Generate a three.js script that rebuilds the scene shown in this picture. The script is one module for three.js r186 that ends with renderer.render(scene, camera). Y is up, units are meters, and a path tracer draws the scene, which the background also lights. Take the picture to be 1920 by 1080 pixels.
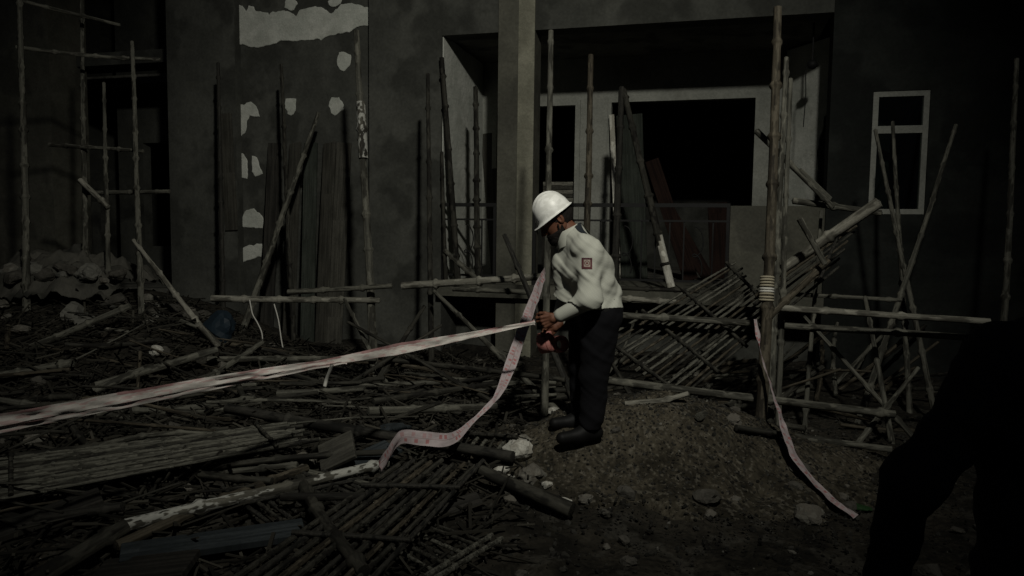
import * as THREE from 'three';
import { mergeGeometries } from 'three/addons/utils/BufferGeometryUtils.js';
import { RoundedBoxGeometry } from 'three/addons/geometries/RoundedBoxGeometry.js';

// ------------------------------------------------------------------ camera, sky, light, exposure
const V = (x, y, z) => new THREE.Vector3(x, y, z);
const scene = new THREE.Scene();
const FOC = 1387, PITCH = -4.4 * Math.PI / 180, ROLL = 0.012;
const camera = new THREE.PerspectiveCamera(2 * Math.atan(540 / FOC) * 180 / Math.PI, 16 / 9, 0.05, 400);
camera.position.set(0, 1.55, 0);
camera.rotation.set(PITCH, 0, ROLL, 'YXZ');
camera.updateMatrixWorld(true);
scene.add(camera);

const renderer = new THREE.WebGLRenderer({ antialias: true });
renderer.toneMapping = THREE.LinearToneMapping;
renderer.toneMappingExposure = 1.0;
renderer.shadowMap.enabled = true;

{ // a plain, clouded night sky over a town: almost even, a little paler towards the horizon
  const w = 32, h = 16, d = new Float32Array(w * h * 4);
  for (let j = 0; j < h; j++) for (let i = 0; i < w; i++) {
    const e = Math.abs((j + 0.5) / h - 0.5) * 2, k = 0.0085 - 0.002 * e;
    d.set([k * 0.86, k * 0.95, k * 1.12, 1], (j * w + i) * 4);
  }
  const t = new THREE.DataTexture(d, w, h, THREE.RGBAFormat, THREE.FloatType);
  t.mapping = THREE.EquirectangularReflectionMapping; t.magFilter = THREE.LinearFilter; t.needsUpdate = true;
  scene.background = t; scene.environment = t;
}
const moon = new THREE.DirectionalLight(0xcfd8ff, 0.008);
moon.position.set(-6, 22, 14); moon.target.position.set(0, 1, -6); moon.castShadow = true; moon.shadow.radius = 4;
Object.assign(moon.shadow.camera, { left: -14, right: 14, top: 14, bottom: -14, near: 1, far: 60 });
scene.add(moon, moon.target);

// the street lamp behind the photographer, the one real source of the picture
const LAMP = V(0.95, 6.45, 0.55);
const flood = new THREE.SpotLight(0xfffdf0, 128, 0, 38 * Math.PI / 180, 1, 2);
flood.position.copy(LAMP); flood.target.position.set(-0.5, 1.95, -7.2);
flood.castShadow = true; flood.shadow.radius = 9; flood.shadow.mapSize.set(2048, 2048);
scene.add(flood, flood.target);

// ------------------------------------------------------------------ small helpers
let SEED = 7;
const rnd = () => { SEED = (SEED * 1664525 + 1013904223) >>> 0; return SEED / 4294967296; };
const rr = (a, b) => a + (b - a) * rnd();
const lerp = (a, b, t) => a + (b - a) * t;
const clamp = (x, a, b) => Math.min(b, Math.max(a, x));
const sstep = (a, b, x) => { const t = clamp((x - a) / (b - a), 0, 1); return t * t * (3 - 2 * t); };
const hash = (i, j, s) => { let n = (i * 374761393 + j * 668265263 + s * 2147483647) | 0; n = Math.imul(n ^ (n >>> 13), 1274126177); n ^= n >>> 16; return (n >>> 0) / 4294967296; };
function vn(x, y, per, s) {
  const i = Math.floor(x), j = Math.floor(y), fx = x - i, fy = y - j, m = (a) => ((a % per) + per) % per;
  const u = fx * fx * (3 - 2 * fx), v = fy * fy * (3 - 2 * fy);
  return lerp(lerp(hash(m(i), m(j), s), hash(m(i + 1), m(j), s), u), lerp(hash(m(i), m(j + 1), s), hash(m(i + 1), m(j + 1), s), u), v);
}
const fbm = (x, y, per, oct, s) => { let a = 0, k = 0.5, t = 0; for (let o = 0; o < oct; o++) { a += k * vn(x, y, per, s + o * 17); t += k; x *= 2; y *= 2; per *= 2; k *= 0.5; } return a / t; };
const BIG = 1 << 20;
const n2 = (x, y, s = 0, oct = 4) => fbm(x + 500, y + 500, BIG, oct, s) - 0.5;
function n3(x, y, z, s = 0) { return (n2(x + z * 0.7, y - z * 0.45, s, 3) + n2(y * 0.9 + z, x * 0.8 + z * 0.3, s + 5, 3)) ; }

const toS = (c) => c <= 0.0031308 ? c * 12.92 : 1.055 * Math.pow(c, 1 / 2.4) - 0.055;
function tex(w, h, fn, colour = true) {
  const d = new Uint8Array(w * h * 4);
  for (let j = 0; j < h; j++) for (let i = 0; i < w; i++) {
    const c = fn(i / w, j / h), o = (j * w + i) * 4;
    if (colour) for (let k = 0; k < 3; k++) d[o + k] = clamp(Math.round(toS(clamp(c[k], 0, 1)) * 255), 0, 255);
    else d[o] = d[o + 1] = d[o + 2] = clamp(Math.round(c * 255), 0, 255);
    d[o + 3] = 255;
  }
  const t = new THREE.DataTexture(d, w, h); t.wrapS = t.wrapT = THREE.RepeatWrapping; t.magFilter = THREE.LinearFilter; t.minFilter = THREE.LinearMipmapLinearFilter; t.generateMipmaps = true;
  if (colour) t.colorSpace = THREE.SRGBColorSpace; t.needsUpdate = true; return t;
}
const mix3 = (a, b, t) => [lerp(a[0], b[0], t), lerp(a[1], b[1], t), lerp(a[2], b[2], t)];
// textures are laid out in metres: repeat = 1 / size
const sized = (t, s, s2 = s) => { t.repeat.set(1 / s, 1 / s2); return t; };

// ------------------------------------------------------------------ materials
const std = (o) => new THREE.MeshPhysicalMaterial({ roughness: 0.9, specularIntensity: 0.3, ...o }); // dusty, matt surfaces
function plaster(size, a, b, dirt, dirtAmt, s, rough, bumpScale) {
  const N = 512;
  const col = sized(tex(N, N, (u, v) => {
    const big = fbm(u * 4, v * 4, 4, 5, s), mid = fbm(u * 14, v * 10, 14, 3, s + 3) , fine = fbm(u * 110, v * 110, 110, 2, s + 9);
    const trowel = fbm(u * 7 + big * 2, v * 40, 40, 2, s + 21);
    let c = mix3(a, b, sstep(0.25, 0.75, big * 0.6 + mid * 0.3 + trowel * 0.1));
    c = mix3(c, dirt, dirtAmt * sstep(0.52, 0.7, fbm(u * 6 + 0.4, v * 6, 6, 4, s + 31)));
    const k = 0.82 + 0.36 * fine; return [c[0] * k, c[1] * k, c[2] * k];
  }), size);
  const bmp = sized(tex(N, N, (u, v) => 0.55 * fbm(u * 24, v * 24, 24, 4, s + 41) + 0.45 * fbm(u * 9 + 0.3, v * 30, 90, 2, s + 47), false), size);
  return std({ map: col, bumpMap: bmp, bumpScale, roughness: rough });
}
const M = {};
M.cement = plaster(2.6, [0.0493, 0.05042, 0.04481], [0.08207, 0.08319, 0.07366], [0.02957, 0.03013, 0.02676], 0.7, 1, 0.93, 0.012);
M.cementPale = plaster(2.2, [0.07462, 0.07319, 0.05939], [0.116, 0.1132, 0.09223], [0.04707, 0.04612, 0.03898], 0.6, 2, 0.93, 0.012);
M.cementDark = plaster(2.3, [0.01312, 0.01482, 0.01355], [0.0251, 0.02722, 0.02468], [0.008075, 0.008925, 0.0085], 0.6, 7, 0.9, 0.012);  // darker cement tone, for the right wall and the splayed wall
M.white = plaster(1.9, [0.2101, 0.2147, 0.1927], [0.2842, 0.2871, 0.2582], [0.135, 0.135, 0.1176], 0.5, 4, 0.9, 0.006);
M.putty = plaster(1.1, [0.40, 0.415, 0.375], [0.54, 0.545, 0.50], [0.33, 0.335, 0.30], 0.4, 5, 0.9, 0.008);
M.strip1 = plaster(1.4, [0.173, 0.169, 0.1302], [0.2573, 0.25, 0.1967], [0.1309, 0.1268, 0.09856], 0.5, 8, 0.92, 0.01);
M.slab = plaster(1.7, [0.09, 0.088, 0.078], [0.16, 0.155, 0.135], [0.05, 0.05, 0.045], 0.8, 6, 0.95, 0.02);

function bambooMat(a, b, dark, s, flake = 0) {
  const col = tex(128, 512, (u, v) => {
    const streak = fbm(u * 18, v * 3, 18, 3, s), blot = fbm(u * 3, v * 7, 7, 4, s + 7), fine = fbm(u * 40, v * 120, 120, 2, s + 3);
    let c = mix3(a, b, sstep(0.3, 0.72, 0.6 * streak + 0.4 * blot));
    c = mix3(c, dark, 0.85 * sstep(0.5, 0.64, fbm(u * 4, v * 9 + 0.3, 9, 5, s + 13)));
    c = mix3(c, b.map((q) => q * 1.5), 0.5 * sstep(0.58, 0.66, fbm(u * 5, v * 16, 16, 4, s + 33)));
    if (flake) c = mix3(c, [0.5, 0.5, 0.46], flake * sstep(0.54, 0.6, 0.45 * fbm(u * 3, v * 5, 5, 3, s + 23) + 0.55 * fbm(u * 12, v * 44, 44, 3, s + 29)));
    const k = 0.78 + 0.44 * fine; return [c[0] * k, c[1] * k, c[2] * k];
  });
  const bmp = tex(64, 512, (u, v) => 0.6 * fbm(u * 16, v * 4, 16, 3, s + 60) + 0.4 * fbm(u * 8, v * 60, 60, 2, s + 66), false);
  for (const t of [col, bmp]) t.repeat.set(1, 1 / 1.7);
  return std({ map: col, bumpMap: bmp, bumpScale: 0.004, roughness: 0.78 });
}
M.grey = bambooMat([0.05605, 0.05513, 0.04595], [0.1065, 0.1034, 0.085], [0.02233, 0.02141, 0.01728], 11);
M.brown = bambooMat([0.03417, 0.02903, 0.02046], [0.07346, 0.0636, 0.0469], [0.01469, 0.01255, 0.009551], 12);
M.pale = bambooMat([0.1274, 0.1228, 0.1014], [0.2147, 0.206, 0.1742], [0.05015, 0.04726, 0.03859], 13);
M.dark = bambooMat([0.0129, 0.0129, 0.01125], [0.03205, 0.03039, 0.02597], [0.007117, 0.007117, 0.006565], 14);
M.mid = bambooMat([0.01846, 0.01782, 0.01464], [0.04053, 0.03862, 0.0313], [0.00848, 0.007844, 0.006889], 17);
M.flaky = bambooMat([0.04331, 0.04098, 0.03396], [0.09199, 0.08731, 0.07095], [0.01892, 0.01752, 0.01471], 15, 0.6);
M.nearWhite = bambooMat([0.45, 0.44, 0.39], [0.6, 0.585, 0.52], [0.3, 0.285, 0.24], 16);

function woodMat(a, b, s) {
  return std({ map: tex(128, 512, (u, v) => {
    const g = fbm(u * 26 + 1.5 * fbm(u * 3, v * 3, 3, 2, s), v * 2, 52, 3, s), st = fbm(u * 4, v * 5, 5, 4, s + 5), f = fbm(u * 60, v * 90, 90, 2, s + 9);
    const c = mix3(a, b, sstep(0.3, 0.7, g * 0.55 + st * 0.45)), k = 0.75 + 0.5 * f; return [c[0] * k, c[1] * k, c[2] * k];
  }), bumpMap: tex(64, 256, (u, v) => fbm(u * 20, v * 3, 20, 3, s + 2), false), bumpScale: 0.004, roughness: 0.9 });
}
M.plank = woodMat([0.02957, 0.0283, 0.02363], [0.0641, 0.06155, 0.05135], 21);
M.plankDark = woodMat([0.01305, 0.01254, 0.01101], [0.03252, 0.03048, 0.0264], 22);
M.plankBlue = woodMat([0.01883, 0.02299, 0.02537], [0.03948, 0.04602, 0.04959], 23);
M.plankGreen = woodMat([0.02268, 0.0265, 0.02182], [0.0427, 0.04823, 0.04057], 24);
M.redBoard = woodMat([0.009308, 0.005083, 0.004108], [0.02103, 0.01128, 0.008683], 25);

const soilCol = sized(tex(1024, 1024, (u, v) => {
  const big = fbm(u * 5, v * 5, 5, 5, 71), mid = fbm(u * 24, v * 24, 24, 4, 72), fine = fbm(u * 150, v * 150, 150, 2, 73);
  let c = mix3([0.0085, 0.0078, 0.0062], [0.033, 0.0292, 0.0225], sstep(0.28, 0.72, big * 0.45 + mid * 0.55));
  c = mix3(c, [0.055, 0.052, 0.044], 0.45 * sstep(0.6, 0.72, fbm(u * 30, v * 30, 30, 3, 75)));
  const k = 0.6 + 0.8 * fine; return [c[0] * k, c[1] * k, c[2] * k];
}), 3.1);
const soilBump = sized(tex(1024, 1024, (u, v) => 0.5 * fbm(u * 26, v * 26, 26, 5, 72) + 0.5 * fbm(u * 110, v * 110, 110, 2, 74), false), 3.1);
M.soil = std({ map: soilCol, bumpMap: soilBump, bumpScale: 0.05, roughness: 1 });
M.dugSoil = std({ map: sized(tex(512, 512, (u, v) => { const big = fbm(u * 6, v * 6, 6, 5, 171), fine = fbm(u * 120, v * 120, 120, 2, 173); let c = mix3([0.02, 0.0175, 0.0125], [0.062, 0.054, 0.039], sstep(0.3, 0.7, big * 0.6 + 0.4 * fbm(u * 30, v * 30, 30, 3, 172))); c = mix3(c, [0.12, 0.11, 0.088], 0.5 * sstep(0.6, 0.68, fbm(u * 96, v * 96, 96, 3, 175))); const k = 0.55 + 0.9 * fine; return c.map((q) => q * k); }), 2.3), bumpMap: soilBump, bumpScale: 0.05, roughness: 1 });
M.stone = plaster(0.6, [0.09998, 0.09569, 0.08277], [0.1898, 0.1813, 0.1554], [0.08936, 0.08074, 0.06784], 0.8, 81, 0.95, 0.01);
M.stoneWhite = plaster(0.5, [0.3332, 0.3264, 0.2924], [0.4916, 0.478, 0.4304], [0.1888, 0.1752, 0.148], 0.7, 82, 0.95, 0.012);
M.stoneDark = plaster(0.5, [0.035, 0.033, 0.028], [0.075, 0.07, 0.06], [0.04, 0.037, 0.03], 0.8, 83, 0.95, 0.012);
M.tarp = plaster(1.3, [0.0375, 0.0375, 0.03225], [0.07875, 0.075, 0.06375], [0.01875, 0.01875, 0.0165], 0.8, 84, 0.85, 0.012);
M.bluePlastic = std({ color: new THREE.Color().setRGB(0.012, 0.02, 0.028), roughness: 0.55 });
M.greenPlastic = std({ color: new THREE.Color().setRGB(0.02, 0.05, 0.018), roughness: 0.6 });
M.iron = std({ color: new THREE.Color().setRGB(0.02, 0.02, 0.02), roughness: 0.6, metalness: 0.4 });
M.black = std({ color: new THREE.Color().setRGB(0.012, 0.012, 0.012), roughness: 0.6 });
M.frame = std({ map: M.white.map, bumpMap: M.white.bumpMap, bumpScale: 0.004, roughness: 0.6 });
M.glass = new THREE.MeshPhysicalMaterial({ color: 0xdfe8e4, transmission: 1, thickness: 0, roughness: 0.06, ior: 1.5 });
M.rope = std({ color: new THREE.Color().setRGB(0.3, 0.27, 0.2), roughness: 1 });
M.strip = std({ color: new THREE.Color().setRGB(0.5, 0.49, 0.45), roughness: 0.7 });

// barricade tape: off-white film with two rows of worn red print between pale margins
const tapeTex = tex(1024, 128, (u, v) => {
  let c = [0.36, 0.31, 0.315];
  const row = (v > 0.14 && v < 0.43) ? 0 : (v > 0.55 && v < 0.86) ? 1 : -1;
  if (row >= 0) {
    const x = u * 60 + row * 0.37, i = Math.floor(x), f = x - i;
    const gap = hash(i % 60, row, 5) < 0.42;
    if (!gap && f > 0.18 && f < 0.8) c = mix3(c, [0.3, 0.09, 0.09], hash(i, row, 9) < 0.5 ? 0.45 : 0.8);
  }
  if (v > 0.47 && v < 0.505) c = mix3(c, [0.13, 0.05, 0.045], 0.85);
  const wear = sstep(0.46, 0.62, fbm(u * 24, v * 4, 24, 3, 91)); c = mix3(c, [0.35, 0.29, 0.3], 0.5 * wear);
  const k = 0.85 + 0.3 * fbm(u * 90, v * 12, 90, 2, 92); return c.map((q) => q * k);
});
M.tape = new THREE.MeshPhysicalMaterial({ map: tapeTex, roughness: 0.6, side: THREE.DoubleSide });
// the taut one is folded lengthwise: plain grubby film with the printed edge showing only along its top
M.tapeFolded = new THREE.MeshPhysicalMaterial({ map: tex(2048, 64, (u, v) => {
  let c = mix3([0.43, 0.405, 0.37], [0.56, 0.52, 0.485], fbm(u * 40, v * 3, 40, 4, 191));
  const edge = 0.84 - 0.2 * fbm(u * 130, v * 2, 130, 2, 193); if (v > edge) c = mix3(c, [0.24, 0.08, 0.085], 0.75 * sstep(0.4, 0.55, fbm(u * 34, 2, 34, 3, 194)));
  c = mix3(c, [0.4, 0.2, 0.2], 0.5 * sstep(0.58, 0.66, fbm(u * 90, v * 5, 90, 3, 195)));
  const k = 0.8 + 0.4 * fbm(u * 260, v * 14, 260, 2, 199); return c.map((q) => q * k);
}), roughness: 0.6, side: THREE.DoubleSide });

// ------------------------------------------------------------------ naming
const used = {};
function numbered(n) { const k = used[n] = (used[n] ?? -1) + 1; return k ? `${n}_${String(k).padStart(3, '0')}` : n; }
function tag(o, label, category, group, kind) { if (label) o.userData.label = label; if (category) o.userData.category = category; if (group) o.userData.group = group; if (kind) o.userData.kind = kind; return o; }
function mesh(name, geo, mat, parent) { const m = new THREE.Mesh(geo, mat); m.name = parent ? name : numbered(name); m.castShadow = m.receiveShadow = true; (parent || scene).add(m); return m; }
function thing(name, label, category, group, pos) { const g = new THREE.Group(); g.name = numbered(name); if (pos) g.position.copy(pos); scene.add(g); return tag(g, label, category, group); }

// ------------------------------------------------------------------ site survey: sight lines from the photographer's stand to real distances
function sight(px, py) { return V((px - 960) / FOC, -(py - 540) / FOC, -1).applyQuaternion(camera.quaternion); }
const P = (px, py, d) => sight(px, py).multiplyScalar(d).add(camera.position);
function ground(x, z) {
  let h = 0.45 * Math.exp(-(((x - 1.1) / 0.95) ** 2 + ((z + 4.85) / 0.62) ** 2));
  h += 0.10 * Math.exp(-(((x - 0.35) / 0.5) ** 2 + ((z + 4.5) / 0.45) ** 2));
  h += 0.82 * Math.tanh(1.7 * Math.exp(-(((x + 5.3) / 1.9) ** 2 + ((z + 8.9) / 1.25) ** 2)));
  h += 0.42 * Math.exp(-(((x + 3.6) / 1.5) ** 2 + ((z + 7.2) / 0.9) ** 2));
  h += 0.16 * Math.exp(-(((x + 1.8) / 1.9) ** 2 + ((z + 4.6) / 1.5) ** 2));
  const near = sstep(30, 9, Math.hypot(x, z + 5));
  h += near * (0.16 * n2(x * 1.1, z * 1.1, 3, 5) + 0.06 * n2(x * 5, z * 5, 9, 3));
  return h;
}
function T(px, py, lift = 0) { // where a sight line meets the ground
  const d = sight(px, py), p = V(0, 0, 0); let t = 1.2;
  for (let i = 0; i < 900; i++) { p.copy(d).multiplyScalar(t).add(camera.position); const g = p.y - ground(p.x, p.z) - lift; if (g < 0.003) break; t += Math.max(0.004, g * 0.5); if (t > 30) break; }
  return p;
}

// ------------------------------------------------------------------ ground sheet
{
  const N = 300, pos = [], uv = [], idx = [];
  const warp = (t) => 7 * t + 83 * Math.pow(t, 7);
  for (let j = 0; j <= N; j++) for (let i = 0; i <= N; i++) {
    const x = warp(i / N * 2 - 1), z = warp(j / N * 2 - 1) - 5.5;
    pos.push(x, ground(x, z), z); uv.push(x, z);
  }
  for (let j = 0; j < N; j++) for (let i = 0; i < N; i++) { const a = j * (N + 1) + i; idx.push(a, a + N + 1, a + 1, a + 1, a + N + 1, a + N + 2); }
  const g = new THREE.BufferGeometry(); g.setAttribute('position', new THREE.Float32BufferAttribute(pos, 3)); g.setAttribute('uv', new THREE.Float32BufferAttribute(uv, 2)); g.setIndex(idx); g.computeVertexNormals();
  tag(mesh('ground', g, M.soil), 'bare brown earth of the building site', 'ground', null, 'structure');
}

{ // the heap of paler dug earth on it
  const N = 150, pos = [], uv = [], idx = [];
  for (let j = 0; j <= N; j++) for (let i = 0; i <= N; i++) {
    const x = 1.0 + (i / N - 0.5) * 4.6, z = -4.75 + (j / N - 0.5) * 3.0, e = Math.hypot((x - 1.05) / 1.75, (z + 4.75) / 1.15) + 0.35 * n2(x * 2.2, z * 2.2, 21, 4);
    pos.push(x, ground(x, z) + lerp(0.02, -0.06, sstep(0.72, 1.02, e)) + 0.05 * n2(x * 9, z * 9, 23, 4), z); uv.push(x * 1.3, z * 1.3);
  }
  for (let j = 0; j < N; j++) for (let i = 0; i < N; i++) { const a = j * (N + 1) + i; idx.push(a, a + N + 1, a + 1, a + 1, a + N + 1, a + N + 2); }
  const g = new THREE.BufferGeometry(); g.setAttribute('position', new THREE.Float32BufferAttribute(pos, 3)); g.setAttribute('uv', new THREE.Float32BufferAttribute(uv, 2)); g.setIndex(idx); g.computeVertexNormals();
  tag(mesh('earth_mound', g, M.dugSoil), 'mound of paler dug earth right of the man', 'mound', null, 'structure');
}

// ------------------------------------------------------------------ building
const TH = 15 * Math.PI / 180, BO = V(0, 0, -9.2), BU = V(Math.cos(TH), 0, Math.sin(TH)), BN = V(-Math.sin(TH), 0, Math.cos(TH));
function F(px, py, w = 0) { // sight line to a plane parallel with the facade, in facade coordinates
  const d = sight(px, py), o = BO.clone().addScaledVector(BN, w).sub(camera.position), t = o.dot(BN) / d.dot(BN);
  const p = d.multiplyScalar(t).add(camera.position).sub(BO); return [p.dot(BU), p.y];
}
const bw = (u, v, w) => BO.clone().addScaledVector(BU, u).addScaledVector(BN, w).add(V(0, v, 0));
function metreUV(g) {
  const p = g.attributes.position, n = g.attributes.normal, a = [];
  for (let i = 0; i < p.count; i++) {
    const x = p.getX(i), y = p.getY(i), z = p.getZ(i), ax = Math.abs(n.getX(i)), ay = Math.abs(n.getY(i)), az = Math.abs(n.getZ(i));
    if (az >= ax && az >= ay) a.push(x, y); else if (ax >= ay) a.push(z + 0.37, y); else a.push(x, z + 0.61);
  }
  g.setAttribute('uv', new THREE.Float32BufferAttribute(a, 2)); return g;
}
const blk = (u0, u1, v0, v1, w0, w1) => metreUV(new THREE.BoxGeometry(u1 - u0, v1 - v0, w1 - w0).translate((u0 + u1) / 2, (v0 + v1) / 2, (w0 + w1) / 2));
const house = thing('unfinished_building', 'grey cement-plastered unfinished building with a raised verandah and dark openings', 'building', null, BO);
house.rotation.y = -TH;
const part = (name, geos, mat, parent = house) => mesh(name, Array.isArray(geos) ? mergeGeometries(geos) : geos, mat, parent);
const yF = 0.89, yB = 3.97, TOP = 6.6, WB = -1.7, uL = -0.944, uR = 3.6;
const u312 = -5.01, u440 = -3.92, u692 = -1.94;
tag(part('pier', blk(u312, u440, -0.4, TOP, -0.7, 0), M.cement), 'broad grey plastered pier left of the patched wall panel');
tag(part('wall', blk(u440 + 0.002, u692 - 0.002, -0.4, TOP - 0.01, -0.6, -0.13), M.cement), 'grey wall panel with white putty patches');
tag(part('pier', blk(u692, uL, -0.4, TOP, WB, 0), M.cement), 'grey pier left of the verandah');
part('beam', blk(uL + 0.002, uR - 0.002, yB, TOP - 0.02, -0.28, 0.002), M.cement);
part('ceiling', blk(uL + 0.004, uR - 0.004, yB + 0.03, yB + 0.2, WB, -0.282), M.slab);
part('column', blk(-0.2, 0.252, -0.4, yB + 0.6, -0.32, 0.03), M.cementPale);
tag(part('plaster_strip', blk(0.055, 0.256, -0.4, yB + 0.598, 0.0305, 0.042), M.strip1), 'paler yellowish plaster strip down the right of the column');
part('verandah_floor', blk(uL + 0.003, uR - 0.003, yF - 0.16, yF, WB - 0.1, 0.16), M.cementPale);
part('plinth_wall', blk(uL + 0.003, uR - 0.003, -0.4, yF - 0.161, -0.9, -0.6), M.cement);
// back wall of the verandah with its two openings
const [d1L] = F(906, 300, WB), [d1R, dT] = F(1089, 188, WB), [d2L] = F(1138, 300, WB), [d2R] = F(1422, 250, WB), bT = 3.42;
const backGeos = [blk(uL, d1L - 0.001 + 0.14, yF, bT, WB - 0.22, WB), blk(d1R, d2L, yF, bT, WB - 0.22, WB), blk(d2R, 3.4, yF, bT, WB - 0.22, WB), blk(uL, 3.4, bT + 0.001, TOP - 0.3, WB - 0.22, WB)];
tag(part('back_wall', backGeos, M.white), 'white back wall of the verandah with two doorways');
// white coat on the two side walls, its outer edge left ragged
part('plaster_coat', blk(uL + 0.001, uL + 0.012, yF, yB + 0.02, WB + 0.001, -0.03), M.putty);
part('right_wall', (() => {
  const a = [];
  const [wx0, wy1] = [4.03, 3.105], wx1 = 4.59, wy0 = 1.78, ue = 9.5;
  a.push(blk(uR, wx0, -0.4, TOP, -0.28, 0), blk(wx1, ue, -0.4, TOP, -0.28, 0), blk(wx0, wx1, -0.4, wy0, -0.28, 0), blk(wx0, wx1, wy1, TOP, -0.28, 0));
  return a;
})(), M.cementDark);
{ // the verandah's splayed right wall with a white coat that ends raggedly before the corner
  const a = V(3.28, 0, WB), b = V(4.15, 0, -0.5), L = a.distanceTo(b), ang = Math.atan2(-(b.z - a.z), b.x - a.x);
  const place = (m) => { m.position.set(a.x, 0, a.z); m.rotation.y = ang; return m; };
  place(part('splayed_wall', blk(0, L, yF - 0.2, TOP - 0.4, -0.25, 0), M.cementDark));
  const sh = new THREE.Shape(); sh.moveTo(0.001, 1.86); sh.lineTo(0.001, yB);
  for (let i = 0; i <= 46; i++) { const y = yB - (yB - 1.86) * i / 46; sh.lineTo(0.8 + 0.08 * n2(y * 1.3, 3, 4, 2) - 0.16 * sstep(3.35, 2.7, y) + 0.14 * n2(y * 7, 1, 6, 4), y); }
  place(part('plaster_coat', metreUV(new THREE.ExtrudeGeometry(sh, { depth: 0.01, bevelEnabled: false })), M.putty)).translateZ(0.0005);
}
tag(part('parapet', blk(2.585, uR - 0.004, yF, 1.87, -0.16, -0.02), M.cementPale), 'low grey parapet at the right end of the verandah');
// left bay, farther back and open
part('left_pier', blk(-9.4, F(95, 200, -0.3)[0], -0.4, TOP, -1.0, -0.3), M.cementPale);
part('bay_wall', [blk(-9.4, F(222, 300, -2.4)[0] - 0.62, -0.4, 2.0, -2.6, -2.4), blk(F(222, 300, -2.4)[0], F(268, 300, -2.4)[0], -0.4, TOP - 0.1, -2.6, -2.4), blk(F(268, 300, -2.4)[0], u312 + 0.3, 3.05, TOP - 0.1, -2.6, -2.4), blk(F(268, 300, -2.4)[0], u312 + 0.3, -0.4, 1.2, -2.6, -2.4)], M.cement);
part('bay_beam', blk(-9.4, u312 + 0.2, F(200, 122, -0.8)[1], F(200, 98, -0.8)[1], -1.3, -0.8), M.cement);
part('bay_floor', blk(-9.4, u312, 0.2, 0.6, -6, -0.75), M.slab);
// shell that keeps the rooms dark
part('rear_wall', [blk(-9.6, 9.7, -0.4, TOP, -6.2, -6.0), blk(-9.6, -9.4, -0.4, TOP, -6, -0.3), blk(9.5, 9.7, -0.4, TOP, -6, 0), blk(u312 + 0.001, u312 + 0.2, -0.4, TOP, -6, -0.701), blk(0.7, 0.82, yF, yB, -6, WB - 0.221), blk(uR + 0.05, uR + 0.25, yF, yB, -6, WB - 0.221)], M.cement);
part('room_floor', blk(u312 + 0.2, 9.5, yF - 0.2, yF - 0.003, -6, WB - 0.1), M.slab);
part('room_ceiling', blk(-9.4, 9.5, yB + 0.03, yB + 0.18, -6, WB - 0.22), M.slab);
part('roof_slab', blk(-9.7, 9.8, TOP + 0.001, TOP + 0.2, -6.3, 0.15), M.slab);

// irregular white putty patches on the panel (and two on its upper edge)
function patch(poly, w, label, t = 0.008) {
  const pts = []; const q = poly.map(([x, y]) => F(x, y, w));
  for (let i = 0; i < q.length; i++) { const a = q[i], b = q[(i + 1) % q.length], n = Math.max(2, Math.ceil(Math.hypot(a[0] - b[0], a[1] - b[1]) / 0.03)); for (let k = 0; k < n; k++) { const s = k / n, x = lerp(a[0], b[0], s), y = lerp(a[1], b[1], s); pts.push(new THREE.Vector2(x + 0.045 * n2(x * 16, y * 16, 31, 4), y + 0.045 * n2(x * 16, y * 16, 37, 4))); } }
  const g = new THREE.ExtrudeGeometry(new THREE.Shape(pts), { depth: t, bevelEnabled: true, bevelThickness: 0.005, bevelSize: 0.007, bevelSegments: 1 }); g.translate(0, 0, w + 0.004);
  const m = part('putty_patch', metreUV(g), M.putty); if (label) m.userData.label = label; return m;
}
const blob = (cx, cy, rx, ry, s) => Array.from({ length: 12 }, (_, i) => { const a = i / 12 * Math.PI * 2, k = 0.85 + 0.3 * hash(i, s, 3); return [cx + Math.cos(a) * rx * k, cy - Math.sin(a) * ry * k]; });
patch([[439, 18], [448, 9], [456, 11], [461, 24], [468, 12], [476, 14], [480, 22], [502, 24], [505, 31], [512, 24], [540, 23], [556, 31], [566, 20], [592, 13], [606, 16], [622, 27], [640, 10], [660, 8], [678, 12], [691, 14], [690, 47], [668, 50], [655, 60], [634, 62], [606, 72], [560, 75], [528, 76], [508, 83], [485, 90], [462, 84], [440, 82]], -0.13, 'largest white putty patch, a wide ragged band near the top');
patch(blob(545, 8, 11, 11, 1), -0.13); patch(blob(629, 4, 13, 8, 2), -0.13);
patch(blob(645, 115, 12, 17, 3), -0.13); patch([[537, 186], [554, 186], [554, 208], [548, 216], [541, 214], [536, 200]], -0.13); patch(blob(630, 198, 13, 15, 4), -0.13);
patch([[448, 196], [458, 198], [470, 192], [480, 200], [487, 217], [478, 218], [468, 214], [464, 226], [462, 244], [450, 258], [447, 230]], -0.13);
patch([[448, 289], [458, 290], [464, 300], [464, 334], [449, 334]], -0.13); patch([[473, 294], [483, 296], [491, 325], [480, 329], [474, 322]], -0.13);
patch([[455, 408], [462, 396], [476, 393], [488, 400], [494, 412], [493, 427], [478, 425], [455, 424]], -0.13);
patch([[455, 466], [470, 461], [491, 459], [491, 480], [472, 484], [458, 490]], -0.13);

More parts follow.
